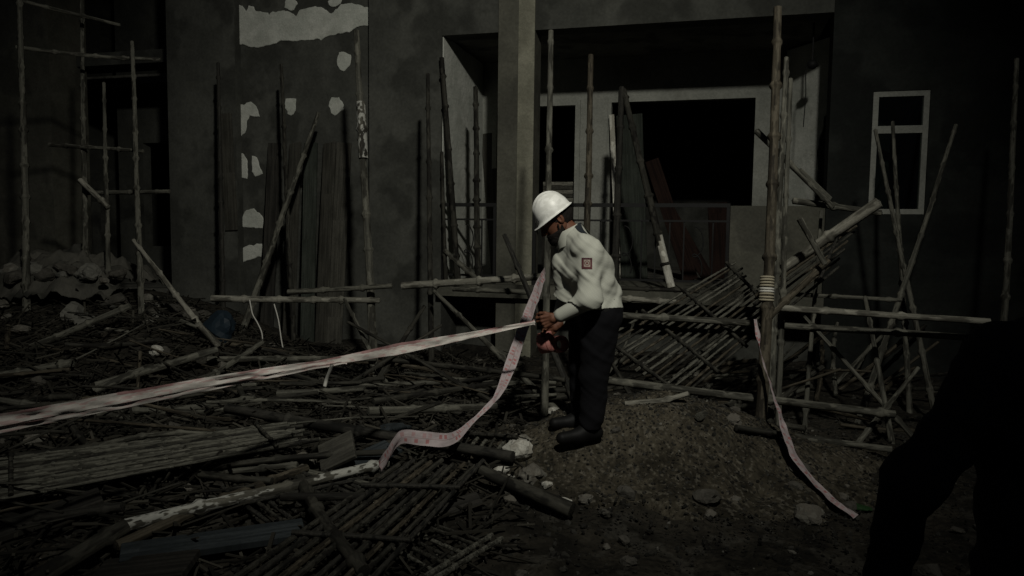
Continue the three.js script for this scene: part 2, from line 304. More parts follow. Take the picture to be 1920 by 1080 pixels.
// window in the right wall: frame, transom and two panes
{
  const x0 = 4.034, x1 = 4.586, y0 = 1.784, y1 = 3.101, t = 0.055, ty0 = 2.655, ty1 = 2.735, w0 = -0.09, w1 = -0.012;
  const win = part('window', [blk(x0, x0 + t, y0, y1, w0, w1), blk(x1 - t, x1, y0, y1, w0, w1), blk(x0 + t, x1 - t, y0, y0 + t, w0, w1), blk(x0 + t, x1 - t, y1 - t, y1, w0, w1), blk(x0 + t, x1 - t, ty0, ty1, w0, w1 - 0.004)], M.frame);
  win.userData.label = 'narrow white framed window with a transom in the dark right wall';
  part('pane', blk(x0 + t, x1 - t, y0 + t, ty0, -0.052, -0.046), M.glass, win); part('pane', blk(x0 + t, x1 - t, ty1, y1 - t, -0.052, -0.046), M.glass, win);
}
// pale jamb frames around the two doorways
function doorFrame(x0, x1, t, label) {
  const g = [blk(x0, x0 + t, yF, bT, WB - 0.1, WB + 0.025), blk(x1 - t, x1, yF, bT, WB - 0.1, WB + 0.025), blk(x0 + t, x1 - t, bT - t, bT, WB - 0.1, WB + 0.025)];
  const m = part('door_frame', g, M.white); m.userData.label = label;
}
doorFrame(d1L + 0.141, d1R - 0.001, 0.07, 'pale frame of the narrow doorway behind the column');
doorFrame(d2L + 0.001, d2R - 0.001, 0.05, 'pale frame of the wide black doorway');

// iron railing on the verandah edge
{
  const r = thing('verandah_railing', 'black iron railing with thin balusters and scrolls along the verandah edge', 'railing', null, BO); r.rotation.y = -TH;
  const w = 0.02, bar = (u0, u1, v, h) => blk(u0, u1, v - h / 2, v + h / 2, w - 0.02, w + 0.02);
  const spans = [[uL + 0.02, -0.204], [0.262, 2.58]];
  for (const [a, b] of spans) { mesh('top_rail', bar(a, b, 1.872, 0.045), M.iron, r); mesh('rail', bar(a, b, 1.69, 0.022), M.iron, r); mesh('rail', bar(a, b, yF + 0.1, 0.025), M.iron, r); }
  const bal = blk(-0.008, 0.008, yF + 0.1, 1.69, -0.008, 0.008), post = blk(-0.018, 0.018, yF, 1.85, -0.018, 0.018);
  class Scroll extends THREE.Curve { getPoint(t) { const a = t * Math.PI * 3.2 - 0.6, r0 = 0.085 * (1 - 0.45 * Math.abs(t - 0.5)); return V(Math.cos(a) * r0 * 0.75, 0.26 * (t - 0.5) * 2 + Math.sin(a) * r0, 0); } }
  const scr = new THREE.TubeGeometry(new Scroll(), 48, 0.008, 5); scr.translate(0, 1.36, w);
  for (const [a, b] of spans) { const n = Math.max(2, Math.round((b - a) / 0.165)); for (let i = 0; i <= n; i++) { const u = lerp(a + 0.02, b - 0.02, i / n); if (i % 5 === 2) { const m = mesh('scroll', scr, M.iron, r); m.position.x = u; } else { const m = mesh(i % n ? 'baluster' : 'post', i % n ? bal : post, M.iron, r); m.position.set(u, 0, w); } } }
}
{ // round black fitting under the verandah beam, its wire dangling
  const [u, v] = F(1523, 121, -0.5), t = thing('ceiling_fitting', 'round black lamp fitting with a dangling wire under the verandah beam', 'fitting', null, bw(u, v, -0.5));
  const g = new THREE.SphereGeometry(0.062, 16, 12); g.scale(1, 0.9, 1); mesh('holder', g, M.black, t);
  mesh('rod', new THREE.CylinderGeometry(0.012, 0.012, yB + 0.05 - v, 8).translate(0, (yB + 0.05 - v) / 2, 0), M.black, t);
  mesh('wire', new THREE.TubeGeometry(new THREE.CatmullRomCurve3([V(-0.05, 0, 0), V(-0.07, -0.08, 0), V(-0.066, -0.35, 0.01), V(-0.075, -0.72, 0)]), 20, 0.006, 5), M.black, t);
}

// ------------------------------------------------------------------ poles
function poleGeo(L, r, o = {}) {
  const seed = o.seed ?? 1, taper = o.taper ?? 0.86, bend = o.bend ?? 0, R = 9, rings = [];
  let y = 0; rings.push([0, 1]);
  const step0 = o.node ?? 0.33; let k = 0;
  while (true) {
    y += step0 * (0.75 + 0.5 * hash(k++, seed, 1)); if (y > L - 0.07) break;
    const sw = 1.22 + 0.28 * hash(k, seed, 2);
    rings.push([y - 0.032, 0.96], [y - 0.012, sw * 0.97], [y + 0.002, sw], [y + 0.012, sw * 0.9], [y + 0.03, 0.97]);
  }
  rings.push([L, 1]);
  const pos = [], uv = [], idx = [];
  const off = (t) => [bend * L * Math.sin(Math.PI * t) + 0.006 * L * n2(t * 3, seed, 8, 2), 0.012 * L * n2(t * 2.5, seed + 9, 8, 2)];
  const ring = (yy, k2) => { const t = yy / L, [ox, oz] = off(t), rad = r * lerp(1, taper, t) * k2; for (let i = 0; i <= R; i++) { const a = i / R * Math.PI * 2; pos.push(ox + Math.cos(a) * rad, yy, oz + Math.sin(a) * rad); uv.push(i / R + seed * 0.37, yy + seed * 1.3); } };
  for (const [yy, k2] of rings) ring(yy, k2);
  const n = rings.length, S = R + 1;
  for (let j = 0; j < n - 1; j++) for (let i = 0; i < R; i++) { const a = j * S + i; idx.push(a, a + S, a + 1, a + 1, a + S, a + S + 1); }
  const cap = (yy, flip) => { const b = pos.length / 3; ring(yy, 1); const t = yy / L, [ox, oz] = off(t); pos.push(ox, yy + (flip ? -0.012 : 0.012), oz); uv.push(0.5, yy); const c = pos.length / 3 - 1; for (let i = 0; i < R; i++) flip ? idx.push(b + i, b + i + 1, c) : idx.push(b + i + 1, b + i, c); };
  cap(L, false); cap(0, true);
  const g = new THREE.BufferGeometry(); g.setAttribute('position', new THREE.Float32BufferAttribute(pos, 3)); g.setAttribute('uv', new THREE.Float32BufferAttribute(uv, 2)); g.setIndex(idx); g.computeVertexNormals(); return g;
}
const YUP = V(0, 1, 0);
function along(m, a, b) { m.position.copy(a); m.quaternion.setFromUnitVectors(YUP, b.clone().sub(a).normalize()); return m; }
let pseed = 1;
// a, b world points; a is the lower or butt end
function pole(label, a, b, r, mat, o = {}) {
  const L = a.distanceTo(b), m = mesh(o.name ?? 'bamboo_pole', poleGeo(L, r, { seed: ++pseed, ...o }), M[mat]);
  along(m, a, b); return tag(m, label, o.category ?? 'pole', o.group);
}
function toGround(a, b) { // carry the line from top a through b down into the soil
  const d = b.clone().sub(a).normalize(), p = b.clone();
  if (p.y < ground(p.x, p.z)) { for (let i = 0; i < 600 && p.y < ground(p.x, p.z) - 0.04; i++) p.addScaledVector(d, -0.01); return p; }
  for (let i = 0; i < 900 && p.y > ground(p.x, p.z) - 0.05; i++) p.addScaledVector(d, 0.01); return p;
}
const rad = (w, d) => w / 2 * d / FOC;
// standing pole: top pixel, lower pixel, width there; runs on into the ground
function stand(label, x0, y0, d0, x1, y1, d1, w, mat, o = {}) { const a = P(x0, y0, d0), b = P(x1, y1, d1); return pole(label, toGround(a, b), a, rad(w, (d0 + d1) / 2), mat, { taper: 0.62, group: 'upright scaffold poles', ...o }); }
function span(label, x0, y0, d0, x1, y1, d1, w, mat, o = {}) { return pole(label, P(x0, y0, d0), P(x1, y1, d1), rad(w, (d0 + d1) / 2), mat, { group: 'cross poles of the scaffold', ...o }); }
function lie(label, x0, y0, l0, x1, y1, l1, w, mat, o = {}) { const a = T(x0, y0, l0), b = T(x1, y1, l1); return pole(label, a, b, rad(w, (a.distanceTo(camera.position) + b.distanceTo(camera.position)) / 2), mat, { group: 'poles lying on the ground', ...o }); }

// left bay
stand('dim thick pole at the far left edge, left of the black bay opening', 38, -30, 8.0, 50, 600, 7.9, 15, 'grey');
stand('upright pole through the black left bay, leftmost of three there', 153, -30, 8.6, 160, 440, 8.5, 11, 'grey');
stand('short upright pole ending inside the black left bay, middle of three', 195, 155, 8.4, 203, 540, 8.3, 10, 'grey');
stand('upright pole right of the shorter one in the black left bay', 247, 78, 8.2, 266, 640, 7.9, 12, 'grey');
span('thin bent cross pole near the top of the black left bay', 30, 88, 8.05, 300, 111, 8.4, 8, 'grey', { bend: 0.02 });
span('thin pole slanting down across the upper left corner', 10, -6, 8.1, 225, 47, 8.5, 7, 'grey');
span('dim cross pole halfway up the black left bay', 92, 271, 8.6, 268, 283, 8.25, 8, 'grey');
span('straight cross pole above the tarpaulin heap in the left bay', 165, 362, 8.55, 318, 359, 8.2, 9, 'grey');
span('short broken pale stub tied to the left bay poles', 150, 338, 8.4, 203, 388, 8.3, 11, 'pale');
stand('short pale brace slanting off the tarpaulin heap', 250, 450, 8.0, 314, 532, 7.8, 12, 'pale');
// patched wall
stand('added dark upright standing in for a shadow line on the broad left pier', 409, 118, 9.5, 413, 312, 9.4, 10, 'dark');  // added dark pole in place of a shadow line on the pier
stand('thin dark upright in the middle of the patched wall', 527, 120, 9.3, 546, 532, 9.0, 10, 'mid');
stand('pole leaning left across the stacked formwork boards', 597, 212, 9.4, 482, 545, 8.6, 13, 'grey', { node: 0.55 });
const tallB = stand('knotty tall pole at the right end of the patched wall', 669, 58, 8.0, 700, 655, 7.6, 17, 'grey', { node: 0.42 });
{ const m = mesh('cement_splash', poleGeo(0.62, 0.0505, { seed: 99, taper: 0.98, node: 0.3 }), M.flaky, tallB); m.position.set(0, 2.35, 0); }
stand('thin upright pole on the grey pier left of the verandah', 802, 138, 8.3, 808, 610, 7.9, 12, 'mid', { node: 0.5 });
span('pale straight cross pole with a clean left end before the patched wall', 397, 560, 7.55, 712, 563, 7.62, 13, 'pale');
span('short cross pole just above the pale one, ending at the grey pier', 540, 548, 7.55, 735, 536, 7.5, 11, 'grey');
span('long low cross pole behind the white tape', 390, 674, 6.9, 705, 672, 7.0, 12, 'grey');
span('grey cross pole under the middle of the white tape', 520, 738, 6.1, 682, 728, 6.1, 13, 'grey', { bend: 0.01 });
span('light thick cross pole at waist height, left of the man', 755, 536, 7.75, 1014, 519, 7.3, 15, 'pale', { node: 0.45 });
span('thinner cross pole under the light thick one left of the man', 850, 541, 7.6, 1006, 549, 7.2, 11, 'grey');
span('low cross pole running behind the hanging tape to the man', 735, 674, 7.0, 1060, 711, 6.3, 11, 'mid');
stand('straight brace slanting down to the right below the light cross pole', 814, 546, 7.6, 936, 664, 6.9, 13, 'grey', { node: 0.6 });
stand('brace slanting down to the left below the light cross pole', 796, 574, 7.5, 742, 660, 7.1, 12, 'mid');
stand('thin stick crossing the foot of the left slanting brace', 828, 610, 7.2, 758, 654, 7.0, 9, 'mid');
stand('thin stick leaning beside the knotty tall pole foot', 646, 560, 7.4, 694, 658, 7.1, 10, 'grey');
stand('short bent stick crossing beside the knotty tall pole foot', 652, 604, 7.2, 718, 640, 7.0, 9, 'mid');
stand('dark stub leaning before the concrete column', 946, 440, 6.9, 988, 540, 6.7, 14, 'dark');
// standing on the verandah
const floorPt = (x, y, w = 0.1) => { const [u] = F(x, y, w); return bw(u, yF - 0.005, w); };
function prop(label, x0, y0, wTop, x1, y1, wBot, w, mat, o = {}) { const [u, v] = F(x0, y0, wTop); return pole(label, floorPt(x1, y1, wBot), bw(u, v, wTop), rad(w, 9), mat, { taper: 0.72, group: 'props standing on the verandah edge', ...o }); }
prop('thin prop leaning on the white left side wall of the verandah', 829, 108, 0.06, 858, 512, 0.12, 13, 'mid', { node: 0.45 });
prop('slender upright hugging the left corner of the verandah', 828, 285, 0.05, 836, 515, 0.1, 9, 'mid');
prop('knotted upright prop between left side wall and concrete column', 891, 163, 0.07, 896, 522, 0.12, 13, 'mid', { node: 0.27 });
prop('dark upright prop in the left part of the wide doorway', 1166, 163, 0.07, 1153, 530, 0.12, 15, 'dark', { node: 0.5 });
const litProp = prop('prop leaning across the wide doorway with two lengths coloured as lit', 1168, 168, 0.05, 1260, 545, 0.14, 15, 'mid', { node: 0.42 });
for (const [y, h] of [[0.04, 0.62], [1.28, 0.5]]) { const m = mesh('lit_length', poleGeo(h, 0.0485 - y * 0.0115, { seed: 40 + y * 10, taper: 0.95, node: 2 }), M.nearWhite, litProp); m.position.y = y; }  // near-white colour stands for the lit lengths of this bamboo
prop('short pole slumped at the foot of the left side wall', 834, 470, 0.12, 906, 540, 0.14, 13, 'grey');
// by the man
stand('tall straight pole right of the concrete column, behind the white helmet', 1034, 58, 6.6, 1022, 772, 6.15, 15, 'grey', { node: 0.55, taper: 0.7 });
stand('tall knotted pole against the white wall strip behind the man', 1109, 103, 7.3, 1096, 560, 7.0, 16, 'brown', { node: 0.36, taper: 0.65 });
span('thin cross pole at verandah level right of the man', 1100, 537, 7.9, 1310, 546, 7.5, 9, 'mid');
span('pale short cross pole right of the man', 1110, 556, 7.1, 1268, 567, 6.8, 12, 'pale');
span('long cross pole from behind the man to the dark right edge', 1085, 586, 6.1, 1850, 636, 5.2, 14, 'grey', { node: 0.6 });
span('pale cross pole right of the main upright, upper of the two long ones', 1440, 577, 5.38, 1856, 603, 5.05, 14, 'pale', { node: 0.5 });
span('thin dim cross pole above the long pale one at right', 1478, 551, 6.1, 1690, 563, 5.9, 9, 'grey');
span('thick low cross pole running from the man to the right', 1128, 714, 5.45, 1678, 776, 4.95, 17, 'grey', { node: 0.6 });
span('lowest cross pole at right behind the drooping tape', 1440, 812, 5.1, 1672, 843, 4.85, 14, 'grey');
// the main uprights at right
const mainUp = stand('thickest tall upright, wrapped with pale rope at its middle', 1459, 14, 5.35, 1426, 838, 5.0, 23, 'brown', { node: 0.42, taper: 0.68, bend: 0.004 });
stand('tall upright just right of the thickest one', 1474, 108, 5.5, 1452, 600, 5.35, 16, 'grey', { node: 0.36, taper: 0.6 });
stand('shortest of the three close uprights at right', 1482, 148, 5.6, 1470, 470, 5.55, 12, 'grey', { node: 0.36, taper: 0.7 });
stand('thin stick hanging low behind the main uprights', 1450, 605, 5.6, 1446, 735, 5.6, 6, 'grey');
{ // rope lashing as turns round the main upright
  const L = mainUp.geometry.boundingBox ?? (mainUp.geometry.computeBoundingBox(), mainUp.geometry.boundingBox), H = L.max.y;
  for (let k = 0; k < 9; k++) { const y = H * (0.288 + 0.0066 * k), g = new THREE.TorusGeometry(0.044 - 0.0003 * k, 0.0085, 6, 18); g.rotateX(Math.PI / 2 + 0.12 * (hash(k, 3, 3) - 0.5)); const m = mesh('rope_turn', g, k > 2 && k < 5 ? M.strip : M.rope, mainUp); m.position.set(mainUp.geometry.attributes.position.getX(0) * 0, y, 0); }
}
span('dark diagonal pole passing behind the three close uprights', 1418, 245, 5.72, 1562, 388, 5.7, 12, 'grey');
span('short dark diagonal stub right of the three close uprights', 1498, 320, 5.9, 1556, 374, 5.9, 13, 'grey');
span('nearly level pole ending under the narrow window', 1487, 376, 5.85, 1652, 399, 5.7, 13, 'grey');
span('thick pale pole climbing to the foot of the narrow window', 1440, 524, 5.75, 1648, 379, 5.3, 19, 'pale', { taper: 1.1, node: 0.5 });
span('thinner pole climbing beside the thick pale one', 1428, 606, 5.3, 1553, 489, 5.5, 14, 'brown');
span('short dark stub crossing the thick pale climbing pole', 1499, 410, 5.35, 1547, 495, 5.35, 12, 'grey');
stand('thin upright stake below the thick pale climbing pole', 1540, 395, 6.0, 1527, 560, 5.9, 10, 'grey');
stand('pole leaning over the narrow window, left of two', 1641, 243, 6.9, 1708, 560, 6.5, 11, 'grey');
stand('pole leaning over the narrow window, right of two', 1674, 228, 7.1, 1692, 540, 6.8, 11, 'grey');
stand('dark pole leaning left in the gloom right of the window', 1792, 236, 6.9, 1690, 545, 6.4, 12, 'grey');
stand('dim tall pole near the right edge', 1908, 110, 6.4, 1884, 560, 6.2, 14, 'grey');
stand('crooked pole behind the right cross poles', 1622, 556, 5.75, 1656, 740, 5.5, 12, 'grey');
stand('dark brace slanting right under the right cross poles', 1500, 585, 5.9, 1650, 750, 5.5, 11, 'grey');
stand('stub leaning left under the right cross poles', 1722, 690, 5.4, 1664, 762, 5.2, 12, 'grey');
// ground poles around the mound
lie('pale crooked stick behind the earth mound', 1172, 757, 0.02, 1290, 738, 0.1, 11, 'pale', { bend: 0.05 });
stand('short stick propped against the lattice foot', 1140, 668, 5.7, 1186, 748, 5.3, 11, 'mid');
lie('grey pole lying behind the right of the earth mound', 1312, 782, 0.06, 1408, 746, 0.1, 13, 'grey');
lie('short grey pole lying right of the main upright', 1452, 748, 0.05, 1520, 724, 0.12, 12, 'grey');
lie('curved bamboo splint under the tilted lattice', 1300, 722, 0.05, 1398, 598, 0.62, 9, 'pale', { bend: -0.09 });
lie('dim pole lying right of the mound crest', 1380, 802, 0.05, 1470, 815, 0.06, 12, 'mid');

// left and middle ground
lie('pole sloping up over rubble below the tarpaulin heap', 58, 652, 0.05, 244, 574, 0.3, 12, 'grey');
lie('forked pair of poles on the left rubble, upper one', 180, 724, 0.05, 408, 655, 0.25, 14, 'grey');
lie('forked pair of poles on the left rubble, lower one', 175, 733, 0.05, 270, 692, 0.16, 13, 'grey');
lie('grey log at the left edge above the white tape', -30, 712, 0.05, 136, 680, 0.1, 16, 'grey');
lie('pale short stub poking up by the blue cloth', 408, 646, 0.05, 371, 608, 0.34, 13, 'pale');
lie('thin stick crossing the left rubble below the bay', 196, 616, 0.03, 240, 622, 0.06, 6, 'pale');
lie('long dark pole sloping across the middle to the white rubble', 425, 768, 0.14, 962, 856, 0.1, 21, 'dark', { node: 0.5 });
lie('pole crusted with flaking white plaster in the foreground', 225, 988, 0.1, 726, 866, 0.16, 20, 'flaky', { node: 0.4 });
const capped = lie('thick short pole with a cement lump on its near end', 1072, 957, 0.06, 902, 883, 0.12, 29, 'mid', { node: 0.5, taper: 0.8 });
lie('thick dark pole pointing out of the lower left corner', 60, 1092, 0.06, 236, 985, 0.12, 30, 'mid');
lie('grey pole lying above the ribbed sheet at left', 30, 858, 0.1, 428, 806, 0.14, 15, 'mid');
lie('grey pole below the white tape in the middle', 690, 772, 0.1, 930, 762, 0.12, 16, 'grey');
lie('thin dark pole left of the hanging tape', 700, 752, 0.1, 930, 718, 0.2, 12, 'mid');
lie('dark pole along the lower edge of the dark ladder mat', 420, 935, 0.05, 690, 905, 0.07, 18, 'dark');
lie('thin rod behind the short slatted mat by white rubble', 826, 814, 0.1, 970, 822, 0.1, 9, 'brown');
lie('dark pole left of the plastered one, at the left edge', -40, 990, 0.05, 230, 950, 0.1, 18, 'dark');
// loose pieces nobody can tell apart in the dark
for (let i = 0; i < 170; i++) {
  const x = rr(-5.2, 0.3), z = rr(-7.4, -3.1); if (x > -0.6 && z > -4.6) continue;
  const L = rr(0.4, 1.6), a = (rnd() < 0.75 ? rr(-0.35, 0.35) : rr(-1.2, 1.2)), lift = rr(0.02, 0.16);
  const p = V(x, 0, z), q = V(x + Math.cos(a) * L, 0, z - Math.sin(a) * L); if (q.x > -0.35 && q.z > -5.6) continue; p.y = ground(p.x, p.z) + lift; q.y = ground(q.x, q.z) + rr(0.02, 0.2);
  pole('loose bamboo length lying in the dark rubble on the left', p, q, 0.007 + 0.024 * rnd() ** 1.6, ['mid', 'grey', 'mid', 'mid', 'brown'][i % 5], { group: 'loose bamboo in the left rubble', taper: rr(0.6, 1), bend: rr(-0.05, 0.05), node: rr(0.2, 0.5) });
}
for (let i = 0; i < 46; i++) {
  const x = rr(0.9, 4.0), z = rr(-8.0, -5.6), L = rr(0.5, 1.7), a = rr(-1.2, 1.2);
  const p = V(x, 0, z), q = V(x + Math.cos(a) * L, 0, z - Math.sin(a) * L); p.y = ground(p.x, p.z) + 0.04; q.y = ground(q.x, q.z) + rr(0.03, 0.7);
  pole('loose bamboo length in the dark heap under the right scaffold', p, q, rr(0.012, 0.028), ['mid', 'brown', 'grey'][i % 3], { group: 'loose bamboo under the right scaffold', bend: rr(-0.04, 0.04) });
}

// ------------------------------------------------------------------ slatted bamboo mats
const unitSlat = [0, 1, 2, 3].map((k) => { const g = poleGeo(4, 0.1, { seed: 210 + k, taper: 0.9, node: 1.1 }); g.scale(10, 0.25, 10); g.computeVertexNormals(); return g; });
function strut(name, parent, a, b, r, mat, k) { const m = mesh(name, unitSlat[k % 4], M[mat], parent); const o = parent.position; along(m, a.clone().sub(o), b.clone().sub(o)); m.scale.set(r, a.distanceTo(b), r); return m; }
// rows: s0..s1 line of slat starts, e0..e1 line of slat ends
function mat(label, group, s0, s1, e0, e1, n, r, mats, battens, br, bm) {
  const c = s0.clone().add(s1).add(e0).add(e1).multiplyScalar(0.25), t = thing('bamboo_mat', label, 'bamboo mat', group, c);
  for (let i = 0; i < n; i++) { const s = i / (n - 1), j = () => rr(-0.012, 0.012), a = s0.clone().lerp(s1, s), b = e0.clone().lerp(e1, s), d = b.clone().sub(a); a.addScaledVector(d, rr(-0.04, 0.03)); b.addScaledVector(d, rr(-0.03, 0.04)); a.add(V(j(), j(), j())); b.add(V(j(), j(), j())); strut('slat', t, a, b, r * rr(0.8, 1.15), mats[i % mats.length], i); }
  for (const f of battens) { const a = s0.clone().lerp(e0, f), b = s1.clone().lerp(e1, f), d = b.clone().sub(a); a.addScaledVector(d, -0.04); b.addScaledVector(d, 0.05); const nrm = d.clone().cross(e0.clone().sub(s0)).normalize(); if (nrm.dot(V(0, 0.6, 1)) < 0) nrm.negate(); a.addScaledVector(nrm, r + br * 0.8); b.addScaledVector(nrm, r + br * 0.8); strut('batten', t, a, b, br, bm, 1); }
  return t;
}
mat('large bamboo slat mat lying in the lower middle foreground', 'bamboo slat mats', T(420, 1105, 0.1), T(655, 1130, 0.08), T(755, 868, 0.16), T(905, 868, 0.1), 10, 0.014, ['mid', 'dark', 'mid', 'brown'], [0.32, 0.72], 0.014, 'dark');
mat('small bamboo slat mat with a double edge pole at the bottom', 'bamboo slat mats', T(720, 1046, 0.05), T(800, 975, 0.06), T(806, 1092, 0.05), T(925, 1018, 0.05), 7, 0.011, ['mid', 'grey', 'mid'], [0.94, 1.08], 0.014, 'grey');
mat('dark ladder-like slat mat left of the large foreground mat', 'bamboo slat mats', T(420, 918, 0.06), T(620, 880, 0.08), T(500, 985, 0.06), T(745, 928, 0.06), 12, 0.011, ['dark', 'mid'], [0.5], 0.012, 'dark');
mat('short slatted mat beside the white rubble', 'bamboo slat mats', T(842, 852, 0.06), T(938, 856, 0.06), T(868, 816, 0.12), T(968, 822, 0.1), 7, 0.012, ['grey', 'mid', 'grey'], [0.06, 0.95], 0.014, 'mid');
mat('large tilted bamboo lattice leaning behind the man and mound', 'bamboo slat mats', P(1122, 640, 6.0), P(1275, 752, 5.45), P(1372, 496, 6.5), P(1462, 590, 5.9), 15, 0.0125, ['grey', 'brown', 'mid', 'grey'], [0.03, 0.33, 0.62, 0.97], 0.016, 'mid');
mat('narrow bamboo lattice behind the three close uprights', 'bamboo slat mats', P(1420, 540, 6.1), P(1425, 622, 5.7), P(1620, 402, 6.1), P(1568, 505, 5.7), 7, 0.012, ['mid', 'brown'], [0.2, 0.8], 0.014, 'dark');

// ------------------------------------------------------------------ boards and sheets
function board(label, a, b, w, t, mat, face, o = {}) { // a to b is the length; face is the wide side's normal
  const L = a.distanceTo(b), g = new RoundedBoxGeometry(w, L, t, 1, Math.min(0.006, t * 0.2)); g.translate(0, L / 2, 0);
  const uvs = g.attributes.uv, p = g.attributes.position; const sd = rnd() * 9; for (let i = 0; i < p.count; i++) uvs.setXY(i, p.getX(i) * 3 + sd, p.getY(i) * 0.8 + sd);
  const m = mesh(o.name ?? 'wooden_board', g, M[mat]); const y = b.clone().sub(a).normalize(), z = face.clone().addScaledVector(y, -face.dot(y)).normalize(), x = y.clone().cross(z);
  m.quaternion.setFromRotationMatrix(new THREE.Matrix4().makeBasis(x, y, z)); m.position.copy(a); return tag(m, label, o.category ?? 'board', o.group);
}
const formLabels = ['narrow dark formwork board leaning at the left of the row', 'second formwork board from the left in the leaning row', 'greenish middle formwork board of the leaning row', 'wide formwork board right of the greenish one', 'rightmost formwork board of the leaning row, beside a dark gap'];
[[512, 505], [552, 545], [582, 580], [618, 606], [646, 630]].forEach(([xt, xb], i) => {
  const a = F(xt, 268, -0.02), top = bw(a[0], a[1], -0.06 + 0.012 * i), p = T(xb, 662, 0);
  const bot = bw(F(xb, 662, 0.45)[0], 0, 0.5); bot.y = ground(bot.x, bot.z) - 0.03;
  board(formLabels[i], bot, top, [0.17, 0.19, 0.18, 0.2, 0.19][i], 0.035, ['plankDark', 'plank', 'plankGreen', 'plank', 'plank'][i], BN.clone().add(V([0.3, -0.25, 0.2, -0.3, 0.35][i], 0.15, 0)), { name: 'formwork_board', group: 'formwork boards leaning on the patched wall' });
});
{ const a = F(432, 432, 0.05), b = F(420, 212, 0.05); board('pale narrow board fixed upright on the broad left pier', bw(a[0], a[1], 0.022), bw(b[0], b[1], 0.022), 0.19, 0.03, 'plank', BN); }
// inside the openings
{
  const put = (label, x0, y0, x1, y1, w, wd, mt, th = 0.035) => { const t = F(x0, y0, w - 0.12), b = F(x1, y1, w); return board(label, bw(b[0], yF + 0.002, w), bw(t[0], t[1], w - 0.12), wd, th, mt, BN, { group: 'boards stored in the verandah openings' }); };
  put('white narrow board leaning in the left side of the wide doorway', 1147, 215, 1160, 520, -1.45, 0.07, 'nearWhite');
  put('greenish door leaf leaning in the wide doorway', 1180, 215, 1190, 520, -1.5, 0.36, 'plankGreen', 0.04);
  put('reddish board leaning far to the right inside the wide doorway', 1222, 300, 1296, 520, -1.75, 0.2, 'redBoard');
  put('second reddish board low in the wide doorway', 1240, 370, 1330, 520, -1.9, 0.17, 'redBoard');
  put('dark red upright board at the right of the wide doorway', 1345, 380, 1350, 520, -2.4, 0.28, 'redBoard');
  put('grey door leaf standing ajar behind the concrete column', 916, 196, 940, 520, -1.62, 0.3, 'plank', 0.04);
  for (let k = 0; k < 5; k++) { const [u, v] = F(1052, 386 - k * 11, -1.95); const g = new RoundedBoxGeometry(0.44, 0.055, 0.16, 1, 0.006); const m = mesh('stacked_board', g, k % 2 ? M.plank : M.pale); m.position.copy(bw(u, 1.98 + 0.058 * k + 0.03, -1.8 + 0.02 * hash(k, 1, 1))); m.rotation.y = -TH + 0.05 * (hash(k, 2, 2) - 0.5); tag(m, 'one board of the short stack in the narrow doorway', 'board', 'boards stacked in the narrow doorway'); }
  const c = F(1052, 400, -1.95), bx = mesh('storage_crate', metreUV(new RoundedBoxGeometry(0.46, 1.09, 0.2, 1, 0.01)), M.plankDark); bx.position.copy(bw(c[0], yF + 0.546, -1.8)); bx.rotation.y = -TH; tag(bx, 'dark wooden crate under the boards in the narrow doorway', 'crate');
}
mat('long narrow slat mat lying at the left below the white tape', 'bamboo slat mats', T(-70, 948, 0.16), T(-60, 872, 0.27), T(585, 829, 0.19), T(545, 792, 0.26), 13, 0.0135, ['grey', 'mid', 'grey', 'grey'], [0.12, 0.88], 0.012, 'mid');
{ const a = T(600, 862, 0.1), b = T(664, 832, 0.2); board('flat brown board with a nail hole in the foreground rubble', a, b, 0.2, 0.03, 'plank', V(0.1, 0.9, 0.55)); }
board('flat blue-grey board lying in the lower left foreground', T(225, 1042, 0.08), T(570, 992, 0.08), 0.13, 0.04, 'plankBlue', V(0, 1, 0.25));
board('grey plank end at the very bottom left', T(180, 1078, 0.06), T(360, 1058, 0.1), 0.17, 0.035, 'plankDark', V(0, 1, 0.2));
board('dark plank lying left of the plastered pole', T(-20, 1005, 0.05), T(190, 930, 0.08), 0.16, 0.035, 'plankDark', V(0, 1, 0.15));
board('blue-grey board piece lying under the end of the hanging tape', T(660, 872, 0.08), T(738, 836, 0.1), 0.16, 0.025, 'plankBlue', V(0, 1, 0.3));
board('broken plank at the foot of the mound beside the large mat', T(820, 960, 0.03), T(900, 935, 0.05), 0.12, 0.025, 'plankDark', V(0, 1, 0.2));

// ------------------------------------------------------------------ rubble
function chunkGeo(r, seed, sq = 0.7) {
  const g = new THREE.IcosahedronGeometry(r, 3), p = g.attributes.position, v = V(0, 0, 0);
  for (let i = 0; i < p.count; i++) { v.fromBufferAttribute(p, i); const d = v.clone().normalize(); let k = 1 + 0.5 * n3(d.x * 1.4 + seed, d.y * 1.4, d.z * 1.4, 50) + 0.35 * n3(d.x * 4, d.y * 4 + seed, d.z * 4, 51); for (let c = 0; c < 6; c++) { const q = V(hash(c, seed, 1) - 0.5, hash(c, seed, 2) - 0.5, hash(c, seed, 3) - 0.5).normalize(), t = d.dot(q) * k; if (t > 0.68) k *= 0.68 / t; } v.copy(d).multiplyScalar(r * k); p.setXYZ(i, v.x, v.y * sq, v.z); }
  g.computeVertexNormals(); return metreUV(g);
}
function chunk(label, px, py, rpx, mat, sq = 0.75, o = {}) { const p = T(px, py, 0), d = p.distanceTo(camera.position), r = rpx * d / FOC, m = mesh(o.name ?? 'rubble_chunk', chunkGeo(r, ++pseed, sq), M[mat]); m.position.copy(p).add(V(0, r * sq * 0.45, 0)); m.rotation.y = rnd() * 6; return tag(m, label, o.category ?? 'rubble', o.group ?? 'rubble chunks'); }
chunk('largest white plaster chunk, pitted, left of the man shoes', 972, 862, 31, 'stoneWhite', 0.85);
chunk('white crumbly chunk left of the pitted one', 938, 888, 20, 'stoneWhite', 0.6);
chunk('small white lump between thick pole and grey stone', 957, 898, 9, 'stoneWhite');
